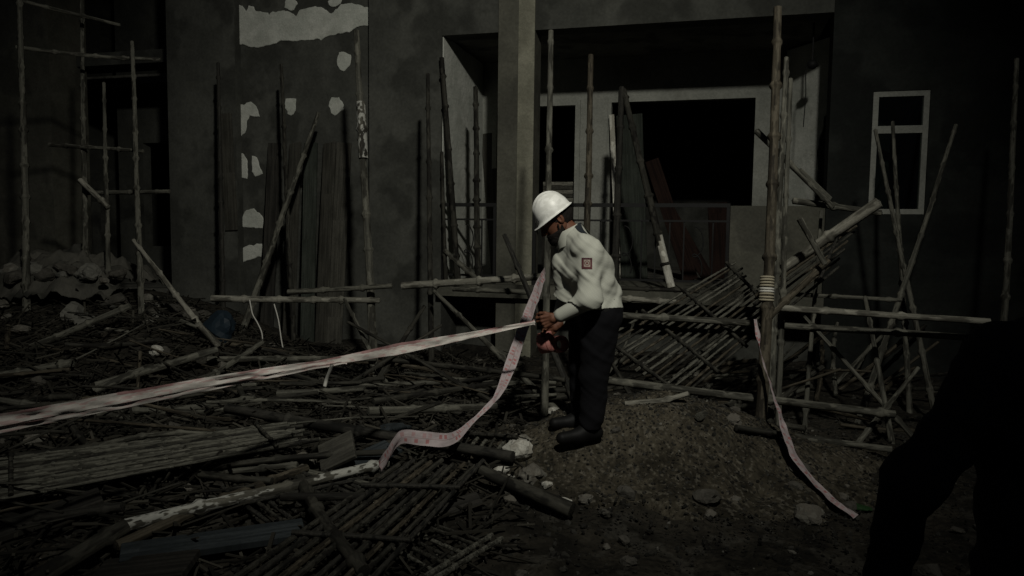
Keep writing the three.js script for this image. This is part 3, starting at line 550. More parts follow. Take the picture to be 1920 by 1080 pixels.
chunk('rounded grey stone beside the thick short pole', 992, 900, 22, 'stone', 0.8);
chunk('small white flake lying on the thick short pole side', 1026, 912, 11, 'stoneWhite', 0.6);
chunk('square grey stone in front of the thick short pole', 956, 942, 13, 'stone', 0.8);
chunk('white cement lump on the near end of the thick pole', 1058, 952, 20, 'stoneWhite', 0.7);
chunk('grey stone at the left foot of the mound', 1098, 942, 14, 'stone');
chunk('brown clod low on the mound front', 1136, 966, 11, 'stoneDark');
chunk('white plaster lump at the foot of the tall straight pole', 1036, 778, 20, 'stoneWhite', 0.6);
chunk('light pebble on the bare foreground earth', 1137, 1028, 8, 'stone');
chunk('grey clod on the mound left flank', 1178, 932, 18, 'stoneDark');
chunk('dark stone near the middle of the mound foot', 1330, 968, 11, 'stone');
chunk('light stone right of the drooping tape end', 1585, 918, 9, 'stone');
chunk('white block in the left rubble', 298, 664, 13, 'stoneWhite', 0.9);
chunk('small pale stone near the plastered pole', 350, 922, 11, 'stone', 1.1);
chunk('white crumpled flake left of the plastered pole', 308, 966, 9, 'stoneWhite', 0.5);
chunk('pale lump under the left tape', 466, 742, 13, 'stone', 0.9);
chunk('white rag-like lump at the left edge', 20, 572, 24, 'stone', 0.5);
chunk('pale lump low at the left edge', 35, 622, 18, 'stone', 0.5);
for (let i = 0; i < 90; i++) {
  const left = rnd() < 0.7, x = left ? rr(-5.5, 0.2) : rr(-0.2, 2.6), z = left ? rr(-9, -3.2) : rr(-5.8, -3.3), r = rr(0.025, 0.085);
  const m = mesh('rubble_chunk', chunkGeo(r, 300 + i, rr(0.55, 0.9)), [M.stone, M.stoneDark, M.stoneDark][i % 3]); m.position.set(x, ground(x, z) + r * 0.25, z); m.rotation.y = rnd() * 6;
  tag(m, left ? 'small broken lump scattered in the left rubble' : 'small clod scattered on the mound and bare earth', 'rubble', left ? 'small lumps in the left rubble' : 'small clods on the bare earth');
}
{ // fine gravel, clods and chips
  const g = new THREE.IcosahedronGeometry(1, 0), p = g.attributes.position; for (let i = 0; i < p.count; i++) { const x = p.getX(i), y = p.getY(i), z = p.getZ(i), k = 0.8 + 0.5 * hash(Math.round(x * 9), Math.round(y * 9 + z * 5), 4); p.setXYZ(i, x * k, y * k * 0.7, z * k); } g.computeVertexNormals();
  const N = 36000, im = new THREE.InstancedMesh(g, std({ color: 0xffffff, roughness: 1 }), N), m4 = new THREE.Matrix4(), q = new THREE.Quaternion(), e = new THREE.Euler(), c = new THREE.Color();
  for (let i = 0; i < N; i++) {
    let x, z, k = rnd();
    if (k < 0.48) { x = 1.1 + (rnd() + rnd() + rnd() - 1.5) * 1.5; z = -4.75 + (rnd() + rnd() + rnd() - 1.5) * 1.2; } else if (k < 0.78) { x = rr(-5.5, 3.6); z = rr(-6.5, -2.6); } else { x = rr(-7, 5); z = rr(-9.6, -2.5); }
    const s = (k < 0.48 ? 0.55 : 1) * (0.003 + 0.016 * Math.pow(rnd(), 4)); e.set(rnd() * 6, rnd() * 6, rnd() * 6); q.setFromEuler(e);
    m4.compose(V(x, ground(x, z) + s * 0.3 + (k < 0.48 ? 0.018 + 0.05 * n2(x * 9, z * 9, 23, 4) : 0), z), q, V(s * rr(0.7, 1.5), s, s * rr(0.7, 1.5))); im.setMatrixAt(i, m4);
    const t = 0.011 + 0.034 * Math.pow(rnd(), 2) + (rnd() < 0.015 ? 0.1 : 0), w = rr(0.78, 1); c.setRGB(t, t * lerp(0.84, 0.97, w), t * lerp(0.6, 0.86, w)); im.setColorAt(i, c);
  }
  im.name = 'gravel'; im.castShadow = im.receiveShadow = true; scene.add(im); tag(im, 'fine gravel, clods and chips strewn over the earth', 'gravel', null, 'stuff');
  // splinters and bamboo chips
  const sg = new THREE.BoxGeometry(1, 0.12, 0.16), K = 6500, is = new THREE.InstancedMesh(sg, std({ color: 0xffffff, roughness: 0.9 }), K);
  for (let i = 0; i < K; i++) { const x = rr(-5.5, 0.1), z = rr(-8.8, -2.9), L = 0.03 + 0.5 * rnd() ** 2.5; e.set(rr(-0.4, 0.4), rnd() * 6, rr(-0.45, 0.45)); q.setFromEuler(e); m4.compose(V(x, ground(x, z) + 0.015 + rnd() * 0.05, z), q, V(L, 0.04 + rnd() * 0.06, 0.03 + rnd() * 0.09)); is.setMatrixAt(i, m4); const t = 0.01 + 0.05 * rnd() * rnd(); c.setRGB(t, t * 0.93, t * 0.74); is.setColorAt(i, c); }
  is.name = 'splinters'; is.castShadow = is.receiveShadow = true; scene.add(is); tag(is, 'splinters and bamboo chips littering the left rubble', 'debris', null, 'stuff');
}
{ // tarpaulin over the heap at left
  const pos = [], uv = [], idx = [], N = 46, c = T(160, 540, 0.2);
  for (let s = 0; s < 2; s++) for (let j = 0; j <= N; j++) for (let i = 0; i <= N; i++) { const a = i / N * 2 - 1, b = j / N * 2 - 1, x = -5.15 + a * 0.82 + 0.1 * n2(b * 3, 5, 3, 2), z = -8.55 + b * 0.72 + 0.12 * n2(a * 3, 8, 3, 2); const y = ground(x, z) + 0.2 + 0.16 * Math.exp(-(a * a * 1.2 + b * b * 1.6)) + 0.55 * Math.abs(n2(a * 2.2 + b, b * 2.4 - a, 12, 3)) + 0.2 * Math.abs(n2(a * 8 + b * 3, b * 7, 14, 2)) - 0.12 * Math.max(Math.abs(a), Math.abs(b)) ** 4; pos.push(x, y - s * 0.006, z); uv.push(x, z); }
  for (let s = 0; s < 2; s++) for (let j = 0; j < N; j++) for (let i = 0; i < N; i++) { const a = s * (N + 1) ** 2 + j * (N + 1) + i, b = a + N + 1; s ? idx.push(a, a + 1, b, a + 1, b + 1, b) : idx.push(a, b, a + 1, a + 1, b, b + 1); }
  const g = new THREE.BufferGeometry(); g.setAttribute('position', new THREE.Float32BufferAttribute(pos, 3)); g.setAttribute('uv', new THREE.Float32BufferAttribute(uv, 2)); g.setIndex(idx); g.computeVertexNormals();
  tag(mesh('tarpaulin', g, M.tarp), 'dusty grey tarpaulin draped over the heap in the left bay', 'tarpaulin');
}
for (let i = 0; i < 46; i++) { // broken masonry spilling from the heap at left
  const a = rr(-1, 1), b = rr(-0.2, 1), x = -5.1 + a * 1.6, z = -8.4 + b * 1.1, r = rr(0.05, 0.15), m = mesh('masonry_lump', chunkGeo(r, 500 + i, rr(0.5, 0.85)), [M.stoneDark, M.stone, M.stoneDark, M.slab][i % 4]);
  m.position.set(x, ground(x, z) + r * 0.3 + (Math.abs(a) < 0.5 && b < 0.5 ? 0.3 : 0), z); m.rotation.set(rr(-0.4, 0.4), rnd() * 6, rr(-0.4, 0.4)); tag(m, 'broken masonry lump spilling from the tarpaulin heap at left', 'rubble', 'masonry lumps at the left heap');
}
{ // a blue sack and a green scrap
  const p = T(408, 640, 0), m = mesh('plastic_sack', chunkGeo(0.17, 777, 1.15), M.bluePlastic); m.position.copy(p).add(V(0, 0.12, 0)); tag(m, 'crumpled blue plastic sack in the rubble under the pale cross pole', 'sack');
  const q = T(1612, 955, 0), k = mesh('plastic_scrap', chunkGeo(0.06, 778, 0.25), M.greenPlastic); k.position.copy(q).add(V(0, 0.012, 0)); tag(k, 'small green plastic scrap on the earth at right', 'scrap');
  const w = T(566, 868, 0.05), z = mesh('plastic_bag', chunkGeo(0.085, 779, 0.8), M.stone); z.position.copy(w); tag(z, 'crumpled pale bag beside the brown board', 'bag');
  const s2 = T(735, 806, 0.05), y = mesh('plastic_sheet', chunkGeo(0.13, 780, 0.3), M.plankBlue); y.position.copy(s2); tag(y, 'bluish crumpled sheet above the end of the hanging tape', 'sheet');
}
for (const [label, pts] of [['white plastic strip hanging from the pale cross pole', [[468, 562], [474, 590], [482, 604], [491, 625], [492, 656]]], ['thin straight strip hanging right of the white plastic one', [[514, 570], [522, 600], [528, 640], [534, 668]]]]) {
  const c = new THREE.CatmullRomCurve3(pts.map(([x, y], i) => P(x, y, 7.5 + 0.01 * i))); tag(mesh('plastic_strip', new THREE.TubeGeometry(c, 24, 0.007, 5), M.strip), label, 'strip');
}

// ------------------------------------------------------------------ barricade tape
function ribbon(label, pts, width, turns, o = {}) {
  const c = new THREE.CatmullRomCurve3(pts, false, 'centripetal'), n = o.n ?? 120, pos = [], uv = [], idx = [], L = c.getLength();
  const m = 4;
  for (let i = 0; i <= n; i++) {
    const t = i / n, p = c.getPointAt(t), tan = c.getTangentAt(t), side = tan.clone().cross(YUP).normalize(), up = side.clone().cross(tan).normalize();
    const seg = t * (turns.length - 1), k = Math.min(turns.length - 2, Math.floor(seg)), tw = lerp(turns[k], turns[k + 1], sstep(0, 1, seg - k)), d = up.clone().multiplyScalar(Math.cos(tw)).addScaledVector(side, Math.sin(tw)), nn = d.clone().cross(tan);
    const ws = width * (Array.isArray(o.w) ? lerp(o.w[Math.min(o.w.length - 2, Math.floor(t * (o.w.length - 1)))], o.w[Math.min(o.w.length - 1, Math.floor(t * (o.w.length - 1)) + 1)], (t * (o.w.length - 1)) % 1) : 1);
    for (let j = 0; j <= m; j++) { const f = j / m - 0.5, q = p.clone().addScaledVector(d, f * ws + lerp(o.off ?? 0, o.offEnd ?? (o.off ? 0 : 0), t * t)).addScaledVector(nn, (o.ruck ?? 1) * 0.013 * n2(t * L * 9, f * 3, 61, 2) + 0.02 * n2(t * L * 2.4, 7, 62, 2) + (o.fold ?? 0) * Math.abs(f + 0.0) * ws); pos.push(q.x, q.y, q.z); uv.push(t * L / (o.mat ? 4 : 1.9), j / m); }
  }
  for (let i = 0; i < n; i++) for (let j = 0; j < m; j++) { const a = i * (m + 1) + j; idx.push(a, a + m + 1, a + 1, a + 1, a + m + 1, a + m + 2); }
  const g = new THREE.BufferGeometry(); g.setAttribute('position', new THREE.Float32BufferAttribute(pos, 3)); g.setAttribute('uv', new THREE.Float32BufferAttribute(uv, 2)); g.setIndex(idx); g.computeVertexNormals();
  return tag(mesh('barricade_tape', g, o.mat ?? M.tape), label, 'tape', 'barricade tapes');
}
const taut = [P(-330, 850, 2.75), P(-10, 796, 3.0), P(300, 738, 3.4), P(520, 697, 3.75), P(650, 676, 4.0), P(780, 650, 4.25), P(900, 626, 4.5), P(1003, 604, 4.66)];
ribbon('taut barricade tape with a red printed edge, from the left edge to the man hands', taut, 0.05, [0.1, 0.1, 0.05, -0.1, -0.3, 0.0, -0.2, -0.3], { n: 260, w: [1, 1, 1, 0.85, 0.5, 1.3, 0.8, 0.45], off: 0.016, mat: M.tapeFolded, ruck: 2.2 });
ribbon('thin lower strand running just under the taut barricade tape at left', taut.slice(0, 5), 0.028, [0.35, 0.3, 0.3, 0.2, -0.2], { n: 170, w: [1, 1, 1, 0.9, 0.5], off: -0.03, offEnd: -0.008, mat: M.tapeFolded, ruck: 1.6 });
ribbon('slack barricade tape hanging from behind the man down to the rubble', [P(1024, 506, 6.0), P(1008, 545, 5.7), P(982, 612, 5.35), P(955, 690, 5.0), P(930, 745, 4.75), P(890, 785, 4.6), T(840, 824, 0.22), T(795, 822, 0.24), T(752, 820, 0.26), T(733, 845, 0.24), T(714, 874, 0.2)], 0.08, [0.1, 0.5, 0.7, 0.8, 0.95, 1.1, 1.3, 1.35, 0.9, 0.2, 0.0, 0.0], { n: 200, ruck: 2, w: [0.7, 1, 1, 1, 1, 1, 0.7, 0.35, 0.5, 1, 1, 1] });
const above = (x, y, d) => { const p = P(x, y, d); return p.y < ground(p.x, p.z) + 0.06 ? T(x, y, 0.06) : p; };
ribbon('barricade tape drooping from the thickest upright to the earth at right', [P(1418, 598, 5.02), P(1424, 640, 4.98), above(1440, 705, 4.9), above(1460, 770, 4.7), above(1490, 855, 4.4), above(1535, 912, 4.25), T(1575, 948, 0.05), T(1606, 968, 0.03)], 0.072, [1.2, 0.9, 0.7, 0.6, 0.9, 1.2, 1.35, 1.4], { n: 150, ruck: 2.4, w: [0.4, 0.6, 0.75, 0.95, 1.1, 1.1, 1, 0.8] });
tag(mesh('tape_tail', new THREE.TubeGeometry(new THREE.CatmullRomCurve3([P(622, 684, 3.93), P(619, 694, 3.95), P(612, 712, 3.98), P(609, 724, 3.98)]), 16, 0.011, 5), M.strip), 'short loose tape tail hanging from the taut white tape', 'tape');

// ------------------------------------------------------------------ people
function surfaceNets(f, lo, hi, c) {
  const nx = Math.ceil((hi[0] - lo[0]) / c) + 1, ny = Math.ceil((hi[1] - lo[1]) / c) + 1, nz = Math.ceil((hi[2] - lo[2]) / c) + 1, val = new Float32Array(nx * ny * nz);
  const B = 6, far = B * c * 0.87 * 1.5 + 0.03; // blocks far from the surface are filled with their centre value
  for (let k0 = 0; k0 < nz; k0 += B) for (let j0 = 0; j0 < ny; j0 += B) for (let i0 = 0; i0 < nx; i0 += B) {
    const m = f(lo[0] + (i0 + 2.5) * c, lo[1] + (j0 + 2.5) * c, lo[2] + (k0 + 2.5) * c), skip = Math.abs(m) > far;
    for (let k = k0; k < Math.min(nz, k0 + B); k++) for (let j = j0; j < Math.min(ny, j0 + B); j++) for (let i = i0; i < Math.min(nx, i0 + B); i++) val[i + nx * (j + ny * k)] = skip ? m : f(lo[0] + i * c, lo[1] + j * c, lo[2] + k * c);
  }
  const id = new Int32Array(nx * ny * nz).fill(-1), pos = [], idx = [], at = (i, j, k) => i + nx * (j + ny * k);
  for (let k = 0; k < nz - 1; k++) for (let j = 0; j < ny - 1; j++) for (let i = 0; i < nx - 1; i++) {
    let n = 0, x = 0, y = 0, z = 0, m = 0; const v = [];
    for (let q = 0; q < 8; q++) { const w = val[at(i + (q & 1), j + (q >> 1 & 1), k + (q >> 2))]; v.push(w); if (w < 0) m++; }
    if (m === 0 || m === 8) continue;
    for (let a = 0; a < 8; a++) for (let b = 0; b < 3; b++) { const e = a | (1 << b); if (e === a) continue; if ((v[a] < 0) === (v[e] < 0)) continue; const t = v[a] / (v[a] - v[e]); x += (a & 1) + (b === 0 ? t : 0); y += (a >> 1 & 1) + (b === 1 ? t : 0); z += (a >> 2) + (b === 2 ? t : 0); n++; }
    id[at(i, j, k)] = pos.length / 3; pos.push(lo[0] + (i + x / n) * c, lo[1] + (j + y / n) * c, lo[2] + (k + z / n) * c);
  }
  const quad = (a, b, d, e, s) => { if (a < 0 || b < 0 || d < 0 || e < 0) return; s ? idx.push(a, b, d, a, d, e) : idx.push(a, d, b, a, e, d); };
  for (let k = 1; k < nz - 1; k++) for (let j = 1; j < ny - 1; j++) for (let i = 1; i < nx - 1; i++) {
    const s = val[at(i, j, k)] < 0;
    if (s !== (val[at(i + 1, j, k)] < 0)) quad(id[at(i, j - 1, k - 1)], id[at(i, j, k - 1)], id[at(i, j, k)], id[at(i, j - 1, k)], s);
    if (s !== (val[at(i, j + 1, k)] < 0)) quad(id[at(i - 1, j, k - 1)], id[at(i - 1, j, k)], id[at(i, j, k)], id[at(i, j, k - 1)], s);
    if (s !== (val[at(i, j, k + 1)] < 0)) quad(id[at(i - 1, j - 1, k)], id[at(i, j - 1, k)], id[at(i, j, k)], id[at(i - 1, j, k)], s);
  }
  const nor = new Float32Array(pos.length), uv = [], h = c * 0.5;
  for (let q = 0; q < pos.length; q += 3) { const [x, y, z] = [pos[q], pos[q + 1], pos[q + 2]]; let a = f(x + h, y, z) - f(x - h, y, z), b = f(x, y + h, z) - f(x, y - h, z), d = f(x, y, z + h) - f(x, y, z - h); const l = Math.hypot(a, b, d) || 1; nor[q] = a / l; nor[q + 1] = b / l; nor[q + 2] = d / l; uv.push(x + z * 0.6, y); }
  const g = new THREE.BufferGeometry(); g.setAttribute('position', new THREE.Float32BufferAttribute(pos, 3)); g.setAttribute('normal', new THREE.BufferAttribute(nor, 3)); g.setAttribute('uv', new THREE.Float32BufferAttribute(uv, 2)); g.setIndex(idx); return g;
}
const smin = (a, b, k) => { const h = Math.max(k - Math.abs(a - b), 0) / k; return Math.min(a, b) - h * h * k * 0.25; };
function cap(a, b, ra, rb = ra) { const d = [b.x - a.x, b.y - a.y, b.z - a.z], l2 = d[0] * d[0] + d[1] * d[1] + d[2] * d[2] || 1e-9; return (x, y, z) => { const px = x - a.x, py = y - a.y, pz = z - a.z, t = clamp((px * d[0] + py * d[1] + pz * d[2]) / l2, 0, 1); return Math.hypot(px - d[0] * t, py - d[1] * t, pz - d[2] * t) - (ra + (rb - ra) * t); }; }
const uni = (list, k) => (x, y, z) => { let d = 1e3; for (const f of list) d = smin(d, f(x, y, z), k); return d; };
const bounds = (pts, m) => { const lo = [1e9, 1e9, 1e9], hi = [-1e9, -1e9, -1e9]; for (const p of pts) { const a = [p.x, p.y, p.z]; for (let i = 0; i < 3; i++) { lo[i] = Math.min(lo[i], a[i] - m); hi[i] = Math.max(hi[i], a[i] + m); } } return [lo, hi]; };

function handPrims(wrist, dir, palm, side, curl, thumbCurl) { // dir: towards the knuckles, palm: palm normal, side: thumb side
  const out = [], pts = [wrist]; const d = dir.clone().normalize(), s = side.clone().addScaledVector(d, -side.dot(d)).normalize(), n = d.clone().cross(s).normalize(); if (n.dot(palm) < 0) n.negate();
  const spread = [0.031, 0.011, -0.009, -0.028], len = [0.073, 0.08, 0.075, 0.058];
  for (let f = 0; f < 4; f++) {
    const k0 = wrist.clone().addScaledVector(d, 0.012).addScaledVector(s, spread[f] * 0.6), kn = wrist.clone().addScaledVector(d, 0.083 - 0.004 * Math.abs(f - 1)).addScaledVector(s, spread[f]);
    out.push(cap(k0, kn, 0.014, 0.0118)); let p = kn, ang = 0; const c = curl[f];
    for (const [q, fr, rr0] of [[0, 0.45, 0.0092], [1, 0.31, 0.0083], [2, 0.24, 0.0074]]) { ang += c * (q === 0 ? 0.9 : 1.1); const v = d.clone().multiplyScalar(Math.cos(ang)).addScaledVector(n, Math.sin(ang)), e = p.clone().addScaledVector(v, len[f] * fr); out.push(cap(p, e, rr0 + 0.0004, rr0 - 0.0006)); p = e; pts.push(e); }
    pts.push(kn);
  }
  let p = wrist.clone().addScaledVector(d, 0.022).addScaledVector(s, 0.022), a = 0.75;
  out.push(cap(wrist.clone().addScaledVector(d, 0.01), p, 0.015, 0.014));
  for (const [l, r0] of [[0.038, 0.0125], [0.03, 0.0105], [0.024, 0.009]]) { const v = d.clone().multiplyScalar(Math.cos(a) * 0.9).addScaledVector(s, Math.sin(a) * 0.75).addScaledVector(n, thumbCurl * (0.3 + 0.7 * (0.75 - a))); v.normalize(); const e = p.clone().addScaledVector(v, l); out.push(cap(p, e, r0, r0 - 0.001)); p = e; a -= 0.5; pts.push(e); }
  out.push(cap(wrist.clone().addScaledVector(d, -0.03), wrist.clone().addScaledVector(d, 0.02), 0.024, 0.025));
  return { f: uni(out, 0.006), pts };
}
function headField(c, fw, up, sd) { // local axes: forward, up, side
  const ell = (p, o, r) => { const q = [(p[0] - o[0]) / r[0], (p[1] - o[1]) / r[1], (p[2] - o[2]) / r[2]], k = Math.hypot(...q); return (k - 1) * Math.min(...r); };
  const L = (x, y, z) => { const a = x - c.x, b = y - c.y, d = z - c.z; return [a * fw.x + b * fw.y + d * fw.z, a * up.x + b * up.y + d * up.z, Math.abs(a * sd.x + b * sd.y + d * sd.z)]; };
  const seg = (p, a, b, ra, rb) => { const d = [b[0] - a[0], b[1] - a[1], b[2] - a[2]], q = [p[0] - a[0], p[1] - a[1], p[2] - a[2]], t = clamp((q[0] * d[0] + q[1] * d[1] + q[2] * d[2]) / (d[0] ** 2 + d[1] ** 2 + d[2] ** 2 || 1e-9), 0, 1); return Math.hypot(q[0] - d[0] * t, q[1] - d[1] * t, q[2] - d[2] * t) - lerp(ra, rb, t); };
  const base = (p) => { let v = ell(p, [-0.012, 0.03, 0], [0.098, 0.1, 0.077]); v = smin(v, ell(p, [0.035, -0.025, 0], [0.062, 0.088, 0.062]), 0.03); v = smin(v, seg(p, [0.0, -0.05, 0.045], [0.07, -0.093, 0.012], 0.026, 0.026), 0.03); return v; };
  const face = (x, y, z) => {
    const p = L(x, y, z); let v = base(p);
    v = smin(v, seg(p, [0.084, 0.03, 0.012], [0.072, 0.026, 0.045], 0.011, 0.01), 0.012);            // brow
    v = Math.max(v, -(Math.hypot(p[0] - 0.1, p[1] - 0.006, (p[2] - 0.031) * 0.8) - 0.017));
    v = smin(v, Math.hypot(p[0] - 0.078, p[1] - 0.005, p[2] - 0.031) - 0.0135, 0.004);                 // eyes
    v = smin(v, seg(p, [0.09, 0.02, 0], [0.112, -0.028, 0], 0.01, 0.014), 0.012); v = smin(v, Math.hypot(p[0] - 0.1, p[1] + 0.032, p[2] - 0.013) - 0.009, 0.008);   // nose
    v = smin(v, seg(p, [0.096, -0.056, 0], [0.086, -0.058, 0.022], 0.008, 0.005), 0.006); v = smin(v, seg(p, [0.095, -0.069, 0], [0.084, -0.067, 0.02], 0.008, 0.005), 0.006);   // lips
    v = Math.max(v, -(seg(p, [0.106, -0.0625, 0], [0.09, -0.0625, 0.022], 0.0026, 0.002)));
    v = smin(v, Math.hypot(p[0] - 0.078, p[1] + 0.1, p[2]) - 0.021, 0.015);                           // chin
    const ear = Math.max(ell(p, [-0.012, 0.0, 0.079], [0.02, 0.032, 0.011]), -ell(p, [-0.006, 0.002, 0.09], [0.011, 0.02, 0.008]));
    return smin(v, ear, 0.006);
  };
  const beard = (x, y, z) => { const p = L(x, y, z); let v = face(x, y, z) - 0.009; if (v > 0.02) return v; v -= 0.005 * n3(p[0] * 60, p[1] * 60, p[2] * 60, 70); const low = Math.max(p[1] + 0.05 - 0.9 * Math.max(0, 0.022 - p[0]), -p[0] + 0.0); v = Math.max(v, low); return Math.max(v, -(seg(p, [0.108, -0.062, 0], [0.088, -0.062, 0.022], 0.012, 0.008))); };
  const hair = (x, y, z) => { const p = L(x, y, z); const v0 = ell(p, [-0.016, 0.03, 0], [0.103, 0.107, 0.083]); if (v0 > 0.02) return v0; const v = v0 - 0.004 * n3(p[0] * 50, p[1] * 50, p[2] * 50, 71); return Math.max(v, p[0] - 0.045 + 0.5 * Math.max(0, 0.02 - p[1]), -p[1] - 0.055 + 0.25 * p[0]); };
  return { face, beard, hair };
}
function weave(a, b, s) { return sized(tex(256, 256, (u, v) => { const w = 0.5 + 0.25 * Math.sin(u * 256 * 0.8) * Math.sin(v * 256 * 0.8), n = fbm(u * 6, v * 6, 6, 4, s), c = mix3(a, b, n); const k = 0.9 + 0.2 * w; return c.map((q) => q * k); }), 0.5); }
M.skin = std({ map: sized(tex(128, 128, (u, v) => mix3([0.085, 0.036, 0.022], [0.15, 0.068, 0.042], fbm(u * 10, v * 10, 10, 4, 101))), 0.2), roughness: 0.55 });
M.hair = std({ color: new THREE.Color().setRGB(0.012, 0.01, 0.009), roughness: 0.8 });
M.shirt = std({ map: weave([0.36, 0.365, 0.32], [0.45, 0.455, 0.4], 102), roughness: 0.95 });
M.navy = std({ map: weave([0.0035, 0.0035, 0.0045], [0.006, 0.006, 0.0075], 103), roughness: 0.95 });
M.shoe = std({ color: new THREE.Color().setRGB(0.006, 0.006, 0.006), roughness: 0.6 });
M.helmet = new THREE.MeshPhysicalMaterial({ map: sized(tex(256, 256, (u, v) => mix3([0.68, 0.68, 0.645], [0.8, 0.8, 0.765], sstep(0.35, 0.6, fbm(u * 8, v * 8, 8, 5, 104)))), 0.25), roughness: 0.42, clearcoat: 0.15, clearcoatRoughness: 0.4 });

function person(label, origin, J, o) {
  const g = thing('person', label, 'person', null, origin);
  const torso = [
    cap(J.pelvis.clone().addScaledVector(J.left, 0.075), J.pelvis.clone().addScaledVector(J.left, -0.075), 0.115), cap(J.waist.clone().addScaledVector(J.left, 0.075), J.waist.clone().addScaledVector(J.left, -0.075), 0.105),
    cap(J.chest.clone().addScaledVector(J.left, 0.09), J.chest.clone().addScaledVector(J.left, -0.09), 0.115), cap(J.pelvis, J.waist, 0.115, 0.11), cap(J.waist, J.chest, 0.11, 0.12), cap(J.chest, J.neck, 0.11, 0.06),
    cap(J.shL, J.neck, 0.05, 0.052), cap(J.shR, J.neck, 0.05, 0.052), cap(J.chest.clone().addScaledVector(J.left, 0.08), J.shL, 0.1, 0.06), cap(J.chest.clone().addScaledVector(J.left, -0.08), J.shR, 0.1, 0.06)];
  const armL = [cap(J.shL, J.elL, 0.058, 0.043), cap(J.elL, J.wrL, 0.042, 0.028)], armR = [cap(J.shR, J.elR, 0.058, 0.043), cap(J.elR, J.wrR, 0.042, 0.028)];
  const legs = [cap(J.hipL, J.knL, 0.09, 0.06), cap(J.knL, J.anL, 0.058, 0.04), cap(J.hipR, J.knR, 0.09, 0.06), cap(J.knR, J.anR, 0.058, 0.04)];
  const neck = [cap(J.neck, J.head.clone().addScaledVector(J.hUp, -0.05).addScaledVector(J.hFw, -0.02), 0.06, 0.056)];
  const feet = [];
  for (const s of ['L', 'R']) { const a = J['an' + s], t = J['toe' + s], heel = a.clone().add(V(0, -0.05, 0)).addScaledVector(t.clone().sub(a).setY(0).normalize(), -0.035); feet.push(cap(heel, t, 0.03, 0.024), cap(a, heel.clone().lerp(t, 0.5), 0.036, 0.03)); }
  const hL = handPrims(J.wrL, J.hdL, J.palmL, J.thL, J.curlL, 0.9), hR = handPrims(J.wrR, J.hdR, J.palmR, J.thR, J.curlR, 0.9), H = headField(J.head, J.hFw, J.hUp, J.hSd);
  const all = Object.values(J).filter((v) => v.isVector3 && v.length() < 3 && ![J.left, J.hFw, J.hUp, J.hSd, J.hdL, J.hdR, J.palmL, J.palmR, J.thL, J.thR].includes(v));
  const bodyF = uni([...torso, ...armL, ...armR, ...legs, ...neck, ...feet], 0.04), [lo, hi] = bounds(all, 0.2);
  const hb = bounds([J.head], 0.17), lb = bounds(hL.pts, 0.035), rb = bounds(hR.pts, 0.035);
  const body = mergeGeometries([surfaceNets(bodyF, lo, hi, 0.0125), surfaceNets(H.face, hb[0], hb[1], 0.0042), surfaceNets(hL.f, lb[0], lb[1], 0.003), surfaceNets(hR.f, rb[0], rb[1], 0.003)]);
  mesh('body', body, M.skin, g);
  mesh('beard', surfaceNets(H.beard, hb[0], hb[1], 0.004), M.hair, g); mesh('hair', surfaceNets(H.hair, hb[0], hb[1], 0.005), M.hair, g);
  // cloth: shallow drag creases, deeper and tighter about the elbows and waist
  const ridge = (a, b, s) => { const q = 1 - Math.min(1, Math.abs(n2(a, b, s, 2)) * 5.5); return q * q; };
  const fold = (x, y, z, s, depth = 1) => depth * (0.034 * n2(x * 2.2 + y * 2.6 + z * 1.2, y * 9 - x * 10 + z * 3, s, 2) + 0.02 * n2(x * 3.4 - y * 1.5, y * 21 + x * 13 + z * 6, s + 3, 2) + 0.005 * ridge(x * 1.4 + z * 2 + y, y * 6 - x * 8, s + 11) * sstep(0, 0.2, n2(x * 3, y * 3 + z * 2, s + 15, 1) + 0.1)) + 0.01 * n3(x * 5, y * 5, z * 5, s + 6) - 0.006;
  const blouse = o.blouse ?? [];
  const sleeve = (a, e, w) => [cap(a, e, 0.059, 0.051), cap(e, w.clone().lerp(e, 0.14), 0.051, 0.041)];
  const shirtRaw = uni([...torso.map((f) => (x, y, z) => f(x, y, z) - 0.014), ...blouse, ...sleeve(J.shL, J.elL, J.wrL), ...sleeve(J.shR, J.elR, J.wrR)], 0.035);
  const armF = uni([...sleeve(J.shL, J.elL, J.wrL), ...sleeve(J.shR, J.elR, J.wrR)], 0.02);
  const nb = J.neck, na = J.head.clone().sub(J.neck).normalize();
  const shirtF = (x, y, z) => { let v = shirtRaw(x, y, z); if (v > 0.05) return v; if (v < -0.06) v += 0; else v += fold(x, y, z, 80); const hem = (x - J.hem.x) * J.hemN.x + (y - J.hem.y) * J.hemN.y + (z - J.hem.z) * J.hemN.z + 0.012 * Math.sin(x * 26 + z * 17); v = Math.max(v, Math.min(hem, armF(x, y, z))); return Math.max(v, ((x - nb.x) * na.x + (y - nb.y) * na.y + (z - nb.z) * na.z) - 0.035); };
  const shirt = mesh('shirt', surfaceNets(shirtF, lo, hi, 0.0065), o.shirt, g);
  const trF0 = uni([...legs.map((f) => (x, y, z) => f(x, y, z) - 0.018), cap(J.knL, J.anL.clone().lerp(J.knL, 0.1), 0.066, 0.062), cap(J.knR, J.anR.clone().lerp(J.knR, 0.1), 0.066, 0.062), cap(J.hipL, J.knL, 0.1, 0.068), cap(J.hipR, J.knR, 0.1, 0.068), ...torso.slice(0, 2).map((f) => (x, y, z) => f(x, y, z) - 0.016)], 0.03);
  const trF = (x, y, z) => { const t0 = trF0(x, y, z); return t0 > 0.05 ? t0 : Math.max(t0 + (t0 > -0.06 ? fold(x, y, z, 90, 0.7) : 0), (x - J.hem.x) * -J.hemN.x + (y - J.hem.y) * -J.hemN.y + (z - J.hem.z) * -J.hemN.z - 0.06, Math.min(J.anL.y, J.anR.y) - 0.02 - y); };
  mesh('trousers', surfaceNets(trF, lo, hi, 0.011), M.navy, g);
